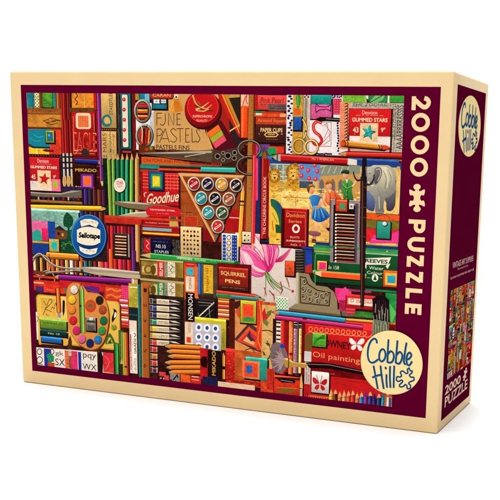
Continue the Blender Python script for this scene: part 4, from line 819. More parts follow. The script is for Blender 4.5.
# below the green box
R(305,288,400,326,(46,40,34),j=.3); R(336,287,352,301,(226,50,130),j=.1); poly([(338,302),(340,290),(346,286),(352,292),(354,302)],(236,70,150)); R(366,287.6,398,292,(30,130,90),j=.1); R(350,288,372,292,(160,60,110),j=.15)
R(386,292,400,322,(40,160,80),j=.14); poly([(388,300),(397,312),(392,322),(386,312)],(90,200,100)); R(340,306,352,316,(120,110,90),j=.2); R(352,310,380,318,(60,130,50),j=.2); R(340,299,347,310,(190,40,90),j=.15)
poly([(326,316),(386,320.4),(386,325.6),(326,322)],(226,160,40)); poly([(326,316),(386,320.4),(386,322),(326,318)],(248,200,90)); R(386,321,400,334,(214,130,50),j=.15); R(390,322,398,352,(236,130,40),j=.15); R(393,330,396,345,(230,60,80))
box(347,294.6,376,309.4,(200,34,44),j=.06); R(348.6,296.8,375,305.6,(246,226,206)); line([(349.2,297.2),(375,300),(375,306),(349.2,303.4),(349.2,297.2)],.3,(200,50,60),closed=True); text('STAR CHALK',357,299,373,303.2,(190,40,54),bold=.02); ring(353,299.6,1.6,1.6,.4,(190,40,54),n=12); R(346.4,306.6,356,314,(196,40,60)); R(347,308,355.6,309,(250,170,180)); R(347,311,355.6,312,(250,170,180))
# ornate iron bracket
BRK=[(297.4,271.6),(309.6,273),(312.6,280),(317,284.6),(328,286),(334.6,291),(338,299),(338.4,308),(341,310),(341.6,317),(289.6,311),(290,307.6),(296.6,303),(297,290)]
poly([(p[0]+1,p[1]+1.2) for p in BRK],(40,34,28)); poly(BRK,(150,136,104)); poly([(290,307.6),(341,313.6),(341.4,317),(289.6,311)],(104,92,66)); poly([(297.4,271.6),(299.4,272),(299,303),(296.6,303)],(196,188,168))
line([(301.4,276),(301.4,302),(330,305),(331,292),(318,289.4),(309,283.6),(306.4,277),(301.4,276)],.8,(56,48,38),closed=True)
SC=[]
for cx,cy,r,s_,t0 in ((305,281,2.6,1,0),(304.4,288,3,-1,2),(304.6,296.6,3.2,1,4),(310.6,290.6,3.2,1,1),(311.4,298.6,3,-1,3),(317,294,3,1,5),(318.4,300.4,2.4,-1,1),(323.6,296,3.2,1,2),(327.4,301,2.4,-1,0),(327.6,293.6,1.8,1,3)):
    SC.append([(cx+r*(1-k/16)*math.cos(t0+s_*k*.62),cy+r*1.15*(1-k/16)*math.sin(t0+s_*k*.62)) for k in range(14)])
for q in SC: line(q,.95,(54,46,38),w2=.6)
for q in SC: line([(x-.35,y-.45) for x,y in q[:9]],.3,(212,204,184))
# checked pot
poly([(276.6,295.4),(288.6,297),(287.4,311.4),(277.4,310)],(232,240,226)); checks(277,296.6,288,310.6,(40,160,80),8,8)
# brown pencil, red pen and gold shears drawn over the book and pouch
poly([(262,158),(264.4,146.6),(268.4,158),(268,240),(262,240)],(40,16,14)); poly([(262.4,158),(268,158),(267.4,238),(261.8,238)],(158,26,30)); poly([(262.4,158),(264,158),(263.4,238),(261.8,238)],(206,60,54)); poly([(262.4,158),(264.8,148),(268,158)],(150,90,60)); poly([(264,151.4),(264.8,147),(265.8,151.4)],(40,110,60)); text('THE CHILDRENS CIRCUS BOOK',264,176,266.4,234,(244,200,180),rot=-90,bold=.01)
poly([(272,154),(283,153.4),(348,157.4),(349,165.6),(283,161.8),(272,158.4)],(50,14,18)); poly([(281,153.8),(348,158),(347.6,164.2),(281,161)],(196,28,34)); poly([(281,153.8),(348,158),(348,159.6),(281,155.6)],(232,90,80)); poly([(281,159.4),(347.6,162.8),(347.6,164.2),(281,161)],(130,14,22)); poly([(272,155.6),(276,154.4),(281,153.8),(281,161),(276,159.4)],(190,180,170)); poly([(277,154.4),(278.4,154.2),(278.4,160.2),(277,159.6)],(80,70,70)); poly([(272,155.6),(276,154.4),(276,156),(272,157.4)],(70,180,80)); text('No. 1 AMERICAN',312,157.4,334,160.2,(244,190,170),tilt=.4); poly([(348,158),(357,159.4),(357,164.8),(347.6,164.2)],(226,220,212)); poly([(357,159.4),(398,161.6),(398,164.8),(357,164.4)],(40,70,140))
line([(305.6,117),(304.4,126),(306.6,136),(310,140)],2.0,(120,84,20),smooth=True,w2=1.4); line([(305.4,117),(304.2,126),(306.4,136),(309.6,140)],1.1,(226,184,80),smooth=True,w2=.8); line([(303,119),(306.4,127),(305,136),(301.6,139)],2.0,(120,84,20),smooth=True,w2=1.4); line([(302.8,119),(306.2,127),(304.8,136),(301.4,139)],1.1,(240,204,110),smooth=True,w2=.8)
ring(299.4,146,6.2,7.2,1.9,(110,80,24)); ring(299.2,145.8,6.2,7.2,1.05,(226,190,96)); ring(311.6,146.8,6.4,6.8,1.9,(110,80,24)); ring(311.4,146.6,6.4,6.8,1.05,(240,210,130)); ell(305.8,131,1,1.1,(110,80,30),n=10)
# dark rod with prongs, bristle brush
poly([(360.6,176),(367,176),(366.6,232),(364.8,306.6),(361.2,306.6),(360.2,232)],(44,26,26)); poly([(362,178),(363.4,178),(362.8,304),(361.8,304)],(110,70,60)); poly([(361.6,180),(362.4,158.6),(364,156),(366.6,158.6),(367,182)],(36,26,32)); line([(363.4,178),(358,180),(354.6,176),(353.6,171)],1.5,(48,44,52),smooth=True,w2=.7); line([(365,183),(370,184),(373.6,179),(374,174)],1.5,(48,44,52),smooth=True,w2=.7); line([(366,166),(366.6,176)],.8,(120,110,120)); line([(357,178),(354.8,174)],.4,(170,160,170))
for y in (186,206,216,235): R(360,y,367,y+1.4,(90,60,50))

# ---- lower middle: pens, fan brush, painting card
R(236,299,276,384,(196,96,44),j=.2); R(236,300,262,352,(216,150,90),j=.05)
poly([(236,301),(244,299.6),(240,309),(236,308)],(60,40,40)); poly([(236,311),(241,305),(244,309),(240,318)],(210,90,50))
poly([(235,339),(250,322),(264,332),(262,352),(256,350)],(90,56,60)); poly([(238,340),(250,326),(262,335),(258,348)],(226,90,50)); poly([(241,340),(251,330),(258,337),(255,345)],(206,50,60)); poly([(244,340),(250,334),(251,339),(256,342),(255,345)],(240,180,120)); poly([(248,336),(251,329),(252,336),(256,340),(252,341)],(60,56,70)); R(236,350,262,353,(206,60,40)); line([(246,350),(252,348),(256,352)],.6,(40,60,40),smooth=True)
box(241.6,300.4,257,323.4,(190,204,50),j=.05); R(243.4,303,254.6,321,(236,100,44)); R(244.6,304.6,254,316,(240,76,44)); poly([(244,317),(249,315.6),(255,317.6),(255,321),(244,321)],(70,150,70))
R(258,300,263,350,(226,60,34),j=.1); line([(260.4,302),(262,320),(259,338),(263,350)],.6,(246,170,60),smooth=True)
R(263,304,276,378,(214,176,110),j=.06); poly([(263,312),(266,307),(267,313),(271,315),(267,320),(264,322)],(200,40,44)); poly([(268,311),(273,309),(272,314),(268,317)],(110,120,50)); poly([(266,318),(270,322),(268,326),(264,322)],(120,130,60)); line([(263,330),(270,330),(276,333)],.7,(40,30,30),smooth=True); line([(268,340),(272,352),(266,362)],.6,(80,84,40),smooth=True)
for x,y,a in ((266,342,.4),(272,345,-.5),(263,350,.9),(271,354,.2),(268,360,-.8),(274,338,1)): poly([(x,y),(x+4*math.cos(a),y+4*math.sin(a)-1.4),(x+6.4*math.cos(a),y+6.4*math.sin(a)),(x+3*math.cos(a),y+4*math.sin(a)+1.6)],(86,90,40))
A.box(246.6,357.6,268.4,380.4,(44,168,150),j=.07); R(243.6,359.6,260.6,379,(240,130,84),j=.06); R(245.6,362,258.6,377.4,(226,84,50)); R(247.6,365,253.4,373,(40,110,190))
R(262,380,275,394,(216,80,40),j=.15); R(268,368,276,390,(190,50,34),j=.12)
R(274,318,306,372,(40,18,20),j=.3)
R(274.4,319,279,360,(60,24,30)); R(277.4,320,281.6,360,(230,226,206),j=.06)
for k in range(9): R(277.4,321+4.2*k,281.6,323+4.2*k,[(30,50,44),(24,24,30)][k%2],j=.2)
bars(282,319.6,286.4,374,[(206,40,36)]); R(286.6,321,289.6,372,(150,22,28),j=.1); bars(290,320.4,294.2,374,[(232,110,50)]); scrib(290.4,324,293.8,352,(250,200,120),2,rot=True); R(290.4,352,294,355,(150,30,30))
bars(294.8,321,299.2,373,[(176,130,150)]); scrib(295,330,299,360,(110,60,90),2,rot=True); bars(300,322,304.6,373,[(232,196,110)]); scrib(300.4,326,304,356,(190,140,60),1,rot=True)
for x in (295,300): R(x,322,x+4,328,(24,24,24)); R(x,323.6,x+4,324.6,(220,210,200)); R(x,326,x+4,326.6,(220,210,200))
# rowney card
R(303,316,402,409,(120,18,24),j=.2)
box(306,323.6,390,372,(210,30,32),j=.04); poly([(304.6,320.6),(306.4,322),(306.4,368),(304.6,366)],(120,16,22))
A.line([(309+.36*i+3.0*math.sin(i*.42), 328.6+.03*i+2.7*math.cos(i*.42)) for i in range(0,170)],.6,(244,150,96))
text('ROWNEY',321,338,352,348.4,(70,16,24),tilt=.25,bold=.03); text('Oil painting',314,351.6,361,363.4,(244,160,110),tilt=.3)
R(306,373,400,408,(204,30,34),j=.05); text('COLOURS',312,370.6,336,374,(236,120,70),bold=.01,tilt=.1); text('NO.6',343,371.4,361,375,(90,20,26),tilt=.2)
for a1 in ([(336,378),(360,382)],[(336,382),(352,386)],[(350,379.6),(372,383)]): line(a1,.3,(150,24,28))
spoly([(357.4,343),(353.4,338),(350.6,337.6),(350.8,341.4),(354,344)],(244,240,238)); spoly([(357.6,343.6),(353.6,344.6),(352,347.6),(354.6,349),(357.2,346.6)],(244,240,238)); spoly([(358,343),(361.6,338),(365,338),(365,341.6),(361.4,344.2)],(240,236,234)); spoly([(358,343.8),(361.8,345),(363.6,348.4),(361,350),(358.4,347)],(240,236,234)); line([(357,342),(355,336.4)],.4,(206,50,90)); line([(357.4,342),(359,335.8)],.4,(206,50,90)); line([(356.6,340.6),(358,345.6)],.6,(190,170,180))
box(313.6,332.8,327,346.6,(96,190,60),j=.08); 
for k in range(5): line([(315,345-2*k),(319+k,338),(326,334+k)],.5,(40,120,40),smooth=True)
poly([(306,334),(309.6,331.6),(313,334.6),(312.6,350.6),(306,350)],(140,104,50)); 
for k in range(6): line([(307+k,334),(306.8+k,350)],.3,(84,56,24))
R(305.6,350.4,312.4,361,(220,220,220),j=.04); dots(306,351,312,360,(130,130,140),4,5,.28,5); R(306,361,311.4,384,(206,200,196),j=.05); scrib(307,364,310.6,383,(150,60,60),2,rot=True); R(304,383,311,396,(190,30,34),j=.1)
poly([(373,298),(378,295.4),(385,295.4),(389.6,299),(390.6,322),(389,336),(372.6,334),(374,318)],(30,22,26)); poly([(374,318),(390.4,321),(389,336),(372.6,334)],(110,120,104))
for k in range(26):
    x=374+k*.6; y=RND.uniform(298,318); line([(x,y),(x+RND.uniform(-.8,.8),y+RND.uniform(6,14))],.4,[(100,40,60),(150,150,140),(60,50,50),(30,24,28),(180,180,170)][k%5])
for k in range(16): x=374+k*.9; line([(x,322+RND.uniform(-3,3)),(x+RND.uniform(-.5,.5),333)],.4,[(180,186,170),(60,70,60),(140,150,60)][k%3])

# fan brush
poly(curve([(272,347),(276,342),(282,342.6),(288,352),(289.6,362),(287,369),(281,373),(275,370),(272,360),(271.6,352),(272,347)],3),(128,110,116))
for k in range(64):
    t=-1.15+k*.036; rr_=RND.uniform(.5,1); x=286-14*math.cos(t)*rr_; y=359.6+15*math.sin(t)*rr_; line([(286-(286-x)*.15,360+(y-360)*.15),(x,y)],.34,[(190,176,180),(90,70,80),(160,110,120),(210,200,200)][k%4])
ell(283.6,345.4,2.3,2.2,(40,70,180)); 
spoly([(285,358),(290,357.6),(296,361.4),(307,362.4),(307,367),(296,366),(290,367.4),(285,364)],(190,150,70)); spoly([(285,358),(290,357.8),(296,361.6),(307,362.6),(307,363.6),(290,361)],(240,214,140)); R(289.4,357.4,290.6,367.6,(120,84,30))
spoly([(307,362),(330,362.6),(364,369.6),(372,371.4),(372,374),(362,373.4),(330,368),(307,367)],(30,16,18)); line([(308,363.4),(330,364),(366,371)],.5,(150,130,130))
# lower red packet and yellow nib
box(275.4,376.4,301,399,(222,60,34),j=.08); poly([(276,376.4),(302,377.6),(302,380),(276,378.4)],(90,30,24)); poly([(278,378.6),(284,377.4),(297,380),(296,382.6),(283,382)],(30,24,34)); line([(282,379.6),(294,381.4)],.4,(170,160,180)); poly([(279,390),(286,388),(296,389.6),(296,392),(280,392.4)],(120,110,40)); line([(278,387),(299,388)],.4,(190,160,60))
R(301,374,305,400,(60,20,22),j=.2); poly([(301.6,377),(302.8,374),(304,384),(304,388),(301,387)],(236,190,80)); R(301.2,388,303.6,400,(200,160,140))
# butterfly card
box(313,371.4,330,393.4,(240,238,236),j=.02); spoly([(320.8,383),(317,377.6),(314.2,376.8),(314.2,381),(317.4,384)],(200,34,44)); spoly([(320.8,383.6),(317,385),(316,388),(318.4,389.2),(320.8,386.6)],(200,34,44)); spoly([(321.6,383.4),(325,379),(328.2,378.8),(328,382.6),(325,385)],(190,30,40)); spoly([(321.6,384),(325,385.8),(326.4,388.6),(324,390),(321.6,387)],(190,30,40)); line([(320.4,383),(317.6,374.6)],.4,(40,30,40)); line([(321.4,383),(323.4,374.8)],.4,(40,30,40))
A.line([(310+.28*i+2*math.sin(i*.8), 396.6+.03*i+2*math.cos(i*.8)) for i in range(0,70)],.45,(240,140,70))
# crayons in a row along the foot of the card
for k,c in enumerate(((240,176,50),(90,50,30),(226,120,50),(232,150,110),(226,80,40),(206,60,50),(232,110,60),(40,120,190),(110,50,130),(50,50,130),(40,40,100),(34,60,110),(30,120,150),(40,150,180))):
    x=330.6+4.35*k; y=389.6+.22*k+[0,-1,1.6,.4][k%4]; tipc=(236,180,120)
    poly([(x-.3,y+4.4),(x+3.9,y+4.4),(x+3.9,412),(x-.3,412)],(40,14,18)); R(x,y+4.4,x+3.6,412,c,j=.06); R(x,y+4.4,x+1,412,tuple(min(255,q*1.2+30) for q in c)); R(x+2.7,y+4.4,x+3.6,412,tuple(q*.65 for q in c)); poly([(x,y+4.4),(x+1.8,y-1.6),(x+3.6,y+4.4)],tipc if k<7 or k%2 else c); poly([(x+1.2,y+.6),(x+1.8,y-1.6),(x+2.4,y+.6)],c)
    R(x,y+6,x+3.6,y+6.8,tuple(q*.5 for q in c))
R(386,394,393,408,(214,120,60),j=.2); R(388,396,389.6,408,(240,230,220)); R(390.4,397,392.2,408,(40,90,180))
# blue and pink pencils above the pens
pencil((346,319.6),(272.6,311.4),4.8,(50,150,190),tip=7,lead=(60,70,90)); pencil((364,326.6),(276.4,316.6),4,(200,50,120),tip=.6,wood=(200,50,120))

# ---- bottom left block
R(32,283,140,378,(70,34,26),j=.3)
R(33,279.4,60,292,(206,50,34),j=.1); R(33.6,281.6,44,284,(240,190,120)); R(36,286,44,292,(80,50,120)); R(44,284,66,294,(226,60,40),j=.1); R(46,289,54,290.4,(240,130,90)); ell(67.6,288,3.6,4.4,(34,140,100)); R(60,280,106,292,(200,36,46),j=.1); R(90,286,100,298,(120,40,120),j=.1); R(84,286,94,290,(60,60,150))
R(104,284,130,328,(190,50,44),j=.15); R(106,287,122.6,300,(226,84,44),j=.12); 
for k in range(4): line([(107,290+3*k),(112,288.6+3*k),(117,291+3*k),(122,289.4+3*k)],.6,[(250,170,60),(200,40,60)][k%2],smooth=True)
R(121.6,284.6,130,299,(224,44,110),j=.08); dots(121.8,285,130,298.6,(250,150,190),4,7,.38,4)
bars(120.2,299,129,326,[(240,190,200),(216,50,60),(250,230,210),(200,40,110),(236,120,60),(250,200,170),(190,30,50),(240,150,90),(250,240,220),(214,50,90),(226,90,50)],vert=False,gap=.06)
R(129.2,283,139,307.6,(186,176,60),j=.1); R(130,286,138,288,(236,230,190)); R(129.4,307.6,138,320,(26,50,56),j=.08); R(129.6,314,138,315.4,(60,110,110)); 
R(129.8,320,138.2,374,(232,222,206),j=.03); R(130.2,331,137.6,373,(244,240,232)); R(130.6,334,132.4,370,(206,40,50)); text('MEDIUM',131,352,134,371,(230,200,190),rot=-90) ; text('GRADE',134.6,338,137,354,(60,50,50),rot=-90,bold=.02); scrib(134.6,358,137.2,372,(80,70,70),2,rot=True); line([(134.6,333),(136.4,335),(134.8,337)],.6,(30,30,30),smooth=True)
R(138.4,284,142.6,380,(24,112,116),j=.08); R(139,284,140,380,(70,160,160))
poly([(142,283),(150,284),(151,380),(143,379)],(176,104,44)); poly([(149,284),(150.2,284),(151.2,380),(150,380)],(100,54,22)); poly([(142,283),(143,283),(143.8,379),(143,379)],(214,150,84)); ticks(146.8,286,150,378,(70,36,16),60,vert=True)
for n_,y in (('1',288),('2',303),('3',318),('4',333.4),('5',348.6),('6',364)): text(n_,144.4,y,147.4,y+4,(60,30,14),rot=90)
R(144,282.6,150,287,(200,100,40))
# yellow tin
a_=pmap((36.2,294)); b_=pmap((121.4,351)); A.Rm(a_[0]+.5,a_[1]+.8,b_[0]+1.2,b_[1]+1.4,(70,34,18),rad=3.4); A.Rm(a_[0],a_[1],b_[0],b_[1],(200,150,50),rad=3.2); A.Rm(a_[0]+.7,a_[1]+.6,b_[0]-.9,b_[1]-1.1,(230,192,88),rad=2.8)
R(40,296,62,320,(236,200,96),j=.03); R(41,297.4,56,317,(224,182,78),j=.04); 
line([(43.4,315),(47,306),(50,299.4),(52.4,301.6),(48,307),(45.6,309),(50,311),(52,312)],.5,(50,44,30),smooth=True); line([(51,309.6),(53,307),(54.4,309),(56,303),(57,306),(59,303.6)],.45,(50,44,30),smooth=True); line([(44,301),(46,305)],.5,(50,44,30)); line([(46,314),(49,316.4)],.4,(50,44,30))
R(60.6,296,67.4,319.4,(240,206,110),j=.02); poly([(63,301),(64.4,299.6),(65.4,302),(65,312),(63.8,317),(62.8,311)],(34,28,26))
pencil((58.4,288),(59.6,313),3.4,(238,120,34),tip=.6,wood=(238,120,34)); R(57.6,313,61.4,318,(170,164,156)); R(58.4,318,60.8,322,(214,200,180))
box(40.4,319.6,67,330.6,(120,160,56),j=.05); text('VENUS',42.6,321.6,64,325.6,(70,106,40),bold=.02); R(47,327.4,56,328.2,(60,90,40)); box(40.6,330.6,67.2,337.6,(24,60,56),j=.05); text('No 10',48.4,332.4,60,335.4,(190,210,150),bold=.01); poly([(38.6,337.8),(67.4,338.6),(67.4,346),(39,344)],(224,180,80)); box(41.6,337.6,62,344,(40,112,190),j=.05); R(39,342.6,41.6,345,(210,160,60))
# palette
PAL=curve([(66.6,292),(69,285.6),(74,282.4),(80,283.2),(85,287.4),(88,291.6),(94,292.6),(100,294),(105.4,299),(108.6,308),(109.4,320),(107.6,332),(104,342),(98,348.4),(91,350),(84,347.6),(76,341.6),(70.4,332),(67.8,318),(66.8,304),(66.6,292)],3)
poly([(p[0]+1.2,p[1]+1.6) for p in PAL],(110,56,20)); poly(PAL,(206,138,62)); poly([(p[0]*.96+3.5,p[1]*.96+12.6) for p in PAL],(216,150,74)) 
for cx,cy,c in ((74.6,289.6,(240,236,228)),(72.5,299.6,(248,214,50)),(72.2,309.6,(246,150,50)),(73.4,320.2,(226,44,56)),(76.8,330.4,(228,46,130)),(82.2,339,(240,110,170)),(90.4,343.2,(34,54,120)),(98.4,339.6,(40,140,210)),(102.4,330.6,(60,170,80)),(104,320.4,(30,130,80)),(103,309.4,(190,90,50)),(100,300,(50,44,46)),(91.2,306.4,(226,74,40))):
    ell(cx+.3,cy+.5,4.1,4.7,(110,60,24)); ell(cx,cy,3.7,4.2,c,c2=tuple(q*.82 for q in c)); daub(cx-2,cy-2,cx+2,cy+2,[tuple(min(255,q*1.15+12) for q in c),tuple(q*.85 for q in c)],p=.4,cell=.9)
ell(91.2,306,5.6,6.4,(214,70,36)); ell(91.2,305.4,3.4,3.8,(160,110,60)); scrib(88.8,303.6,93.6,307.6,(80,50,30),3)
pencil((83,333),(81.4,283.6),4,(120,180,70),tip=6,lead=(50,90,40)); ell(81,306,1,1.4,(60,30,20),n=8)
box(86.6,317.2,96.4,331.4,(150,146,140),j=.1); R(87.4,320,95.8,323,(70,66,62)); R(88,325,95,330.6,(96,92,86)); ell(91.6,319,2,1.6,(220,216,210)); line([(87,331),(96,331)],.6,(40,34,30))
# bird, ball and tree on the tin
spoly([(113,322.6),(112.4,318),(114.4,312),(114,308.6),(116.6,310),(117.4,313),(116.6,318)],(34,30,34)); spoly([(114.6,318),(115.4,312.4),(117,313),(116.4,317.6)],(236,236,230)); ell(114.6,327.6,3.1,3,(170,176,50),c2=(120,130,30)); line([(112,324),(116,330)],.4,(90,110,40))
spoly([(106,344.4),(110.4,333),(116.4,346)],(60,120,50)); spoly([(107.6,343.4),(110.4,337),(113.6,344.4)],(224,190,90)); spoly([(108.6,343.6),(111,339.4),(112,344)],(40,90,44)); scrib(108,335,113,344,(40,90,40),3,dens=.5)
# lettered paper strip
poly([(36,347.6),(106,352.6),(106,378),(38,368)],(236,232,224))
R(36,312,38.6,340,(236,232,224)); line([(36.6,316),(38.6,318.6),(37,322)],.5,BLK,smooth=True)
for x,y,r in ((39.6,352,2.4),(39.8,360.4,2.8),(52,352,2.2)): ring(x,y,r,r+.4,.7,BLK,n=18)
line([(37.6,364.4),(42.6,364.8)],.6,BLK)
R(44,348.6,49.4,367,(36,64,160),j=.05); R(48.6,349,52,368,(70,60,140)); poly([(46.6,355),(50,353.4),(54.4,356.6),(54,362),(49,363)],(34,150,100)); R(48,362.6,56,368.6,(206,90,40),j=.1)
R(54.4,350,66,370,(236,232,226),j=.02); text('SX',55.4,358.6,65.4,366.6,BLK); text('gk',55.6,351,64,357.4,BLK); R(65,350.6,69.4,371,(220,110,70),j=.1); R(71,351,78.4,372,(226,50,120),j=.06); R(72.6,354,75,358,(200,90,40)); R(78.4,352,82,373,(36,60,160),j=.06)
R(82,352,98,374.6,(236,232,226),j=.02); text('pqy',83.4,353.6,96.6,361,BLK); text('WX',83,363.4,97,371,BLK)
poly([(68,350),(68.6,341),(70.6,335.4),(72.4,342),(72,350)],(90,50,24)); R(68.4,349.6,71.8,356,(206,200,190)); R(69,356,71.8,369,(150,90,50)); R(68.6,352,71.6,352.8,(110,100,90))
R(97.6,352,103,376,(60,40,34),j=.2); poly([(99,356),(101,350),(104,358),(103,376),(99.4,376)],(34,26,28))
R(103.4,352.4,114.6,377,(230,50,80),j=.1,c2=(226,70,60)); R(104,372,114,378,(240,190,160)); line([(105,356),(110,362),(106,370)],.5,(250,120,120),smooth=True)
pencil((117.4,379),(116.6,343),3.6,(50,160,70),tip=.6,wood=(50,160,70)); R(119,330,124.6,378,(90,110,50),j=.15); bars(121.4,332,129.6,379,[(110,150,60),(190,180,60),(226,160,50),(206,50,44)]); R(119.8,364,123.4,378,(60,50,40)); poly([(121,364),(122.4,358),(124,364)],(220,180,110)); R(125,366,128,368,(60,40,30))
# last over-laps: ochre label and folded strips beside the pens
R(303.6,316.4,308,319,(60,34,30))
art = A.mesh('picture', place_front, PRINT, root, 'busy printed picture crowded with red, green and gold art supplies')

# ------------------------------------------------------------------ lettering beside the picture
CR = (243, 214, 158)
def glyph_strokes(S, ch, x0, y0, x1, y1, w, c):
    """heavy sans letters turned to read downwards; u along the reading direction, v upwards"""
    a = S.f((x0, y0)); d = S.f((x1, y1)); W = d[0]-a[0]; Hh = d[1]-a[1]
    iu = w/2/Hh; iv = w/2/W
    def P(u, v): return (a[0]+v*W, a[1]+u*Hh)
    def L(pts, cl=False): S.line([P(*p) for p in pts], w, c, closed=cl, mapped=True)
    if ch == '0': L([(.5+(.5-iu)*math.cos(2*math.pi*k/40), .5+(.5-iv)*math.sin(2*math.pi*k/40)) for k in range(41)], True)
    if ch == '2':
        L(curve([(.13, .66), (.20, .80), (.38, .895), (.60, .87), (.76, .76), (.76, .62), (.62, .47), (.40, .29), (.20, .12)], 5)); L([(0, iv), (1, iv)])
    if ch == 'P':
        L([(iu, 0), (iu, 1)])
        L([(iu, 1-iv), (.55, 1-iv)]+[(.58+(.42-iu)*math.sin(math.radians(t)), .66+(.34-iv)*math.cos(math.radians(t))) for t in range(0, 181, 20)]+[(.55, .32+iv), (iu, .32+iv)])
    if ch == 'U':
        L([(iu, 1), (iu, .42)]+[(.5-(.5-iu)*math.cos(math.radians(t)), .45-(.45-iv)*math.sin(math.radians(t))) for t in range(10, 171, 16)]+[(1-iu, .42), (1-iu, 1)])
    if ch == 'Z':
        L([(0, 1-iv), (1-iu*.7, 1-iv)]); L([(1-iu*1.3, 1-iv*1.2), (iu*1.3, iv*1.2)]); L([(iu*.7, iv), (1, iv)])
    if ch == 'L': L([(iu, 1), (iu, 0)]); L([(iu, iv), (1, iv)])
    if ch == 'E':
        L([(iu, 1), (iu, 0)])
        for v in (iv, .5, 1-iv): L([(iu, v), (1 if v != .5 else .92, v)])
T = Sheet(mfront, z0=.035); T2 = Sheet(mfront, z0=.035)
for ch, q in (('2', (411.6, 96.3, 430, 110.4)), ('0', (411.4, 112.8, 429.2, 132)), ('0', (410.8, 135.2, 428.5, 154.7)), ('0', (410.2, 157.5, 427.4, 177)),
              ('P', (408.6, 219.2, 425.0, 233.6)), ('U', (407.6, 236.6, 424.2, 252.2)), ('Z', (407, 254.6, 423.5, 267.8)), ('Z', (406.2, 271, 422.8, 284.2)),
              ('L', (405.8, 288, 422, 299.6)), ('E', (405.2, 303.2, 421.4, 315.2))):
    glyph_strokes(T if ch in '20' else T2, ch, *q, 2.95, CR)
T.mesh('number_lettering', place_front, FLAT, root, 'cream number 2000 reading down the right border')
T2.mesh('word_lettering', place_front, FLAT, root, 'cream capitals PUZZLE reading down the right border')

def knob_piece(cx, cy, sx, sy, rot=0.0):
    side = [(-.98, -.98), (-.80, -1.0), (-.50, -.84), (-.26, -.84), (-.24, -1.0), (-.40, -1.16), (-.46, -1.36), (-.34, -1.58), (0, -1.70), (.34, -1.58), (.46, -1.36), (.40, -1.16), (.24, -1.0), (.26, -.84), (.50, -.84), (.80, -1.0)]
    sock = [(-.98, -.98), (-.66, -.98), (-.34, -.86), (-.32, -.70), (-.36, -.58), (-.22, -.44), (0, -.40), (.22, -.44), (.36, -.58), (.32, -.70), (.34, -.86), (.66, -.98)]
    out = []
    for k in range(4):
        c_, s_ = math.cos(k*math.pi/2), math.sin(k*math.pi/2)
        for x, y in (side if k % 2 == 0 else sock): out.append((x*c_-y*s_, x*s_+y*c_))
    r = math.radians(rot)
    return [(cx+sx*(x*math.cos(r)-y*math.sin(r)), cy+sy*(x*math.sin(r)+y*math.cos(r))) for x, y in out]
G = Sheet(mfront, z0=.035)
G.spoly(knob_piece(416.9, 198.0, 7.9, 8.3), CR)
G.mesh('puzzle_piece_mark', place_front, FLAT, root, 'cream jigsaw piece mark between the number and the word')

# ------------------------------------------------------------------ round badge: handwriting traced as pen strokes
WORD = [[(208,184),(206,166),(192,158),(174,174),(161,208),(158,250),(167,283),(188,291),(217,272)],
        [(240,214),(226,230),(221,262),(231,284),(248,276),(257,250),(251,224),(240,214)],
        [(273,162),(270,210),(267,292)], [(269,246),(285,228),(300,240),(302,266),(290,289),(268,290)],
        [(323,168),(319,215),(313,294)], [(317,250),(335,232),(349,247),(346,276),(332,297),(314,292)],
        [(373,180),(365,230),(359,286),(368,303)],
        [(373,275),(390,268),(400,250),(392,236),(380,244),(373,270),(377,300),(390,305),(404,284)],
        [(190,308),(200,360),(214,438)], [(183,374),(205,365),(241,356)], [(229,308),(236,370),(247,437)],
        [(262,356),(262,395),(266,430)], [(282,310),(281,370),(284,431)], [(305,308),(303,370),(302,431)]]
PIECE = [(388,322),(378,330),(382,345),(372,352),(352,338),(340,346),(346,364),(338,372),(322,370),(318,388),(330,396),(346,388),(352,398),(336,414),(338,426),(356,424),(366,414),(376,420),(378,436),(394,434),(396,418),(386,408),(394,398),(414,390),(414,374),(398,372),(390,360),(404,348),(404,338),(394,336),(388,322)]
def t2p(p): return (340+p[0]/5.556, 310+p[1]/5.556)
BC = (392.0, 362.6)
fc = mfront(BC)
rr = (abs(mfront((422.2, 362.6))[0]-mfront((361.9, 362.6))[0])/2 + abs(mfront((392, 395.5))[1]-mfront((392, 329.8))[1])/2)/2
def badge(name, place, cx, cy, rx, ry, z, parent, label, dark):
    B = Sheet(lambda p: p, z0=z); n = 72
    B.put([([(cx+rx*math.cos(2*math.pi*k/n), cy+ry*math.sin(2*math.pi*k/n)) for k in range(n)], (250, 224, 158))], True)
    o = B.mesh(name, place, FLAT, parent, label)
    def m(p):
        q = mfront(t2p(p)); return (cx+(q[0]-fc[0])/rr*rx, cy+(q[1]-fc[1])/rr*ry)
    W = Sheet(lambda p: p, z0=z+.03); k = rx/rr
    for st in WORD:
        pts = [m(p) for p in st]
        W.line([(p[0]+.28*k, p[1]+.28*k) for p in curve(pts, 6)], 1.25*k, (120, 165, 180), mapped=True)
        W.line(curve(pts, 6), 1.35*k, dark, mapped=True)
    W.line([(m((259, 322))[0]-.5*k, m((259, 322))[1]-.9*k), (m((259, 322))[0]+.3*k, m((259, 322))[1]+.9*k)], 1.5*k, dark, mapped=True)
    W.mesh('badge_lettering', place, FLAT, o, 'blue handwritten words Cobble Hill')
    Q = Sheet(lambda p: p, z0=z+.03)
    Q.line(curve([m(p) for p in PIECE], 4), 1.15*k, dark, closed=True, mapped=True)
    Q.mesh('piece_outline', place, FLAT, o, 'blue outline of a jigsaw piece')
    return o
ZB = A.z0+A.dz*(max(l for _, l, _ in A.prims)+3)
print('INK layers', max(l for _, l, _ in A.prims), 'shapes', len(A.prims))
badge('front_badge', place_front, fc[0], fc[1], rr, rr, ZB, root, 'large round cream brand badge overlapping the lower right corner of the picture', (22, 74, 118))

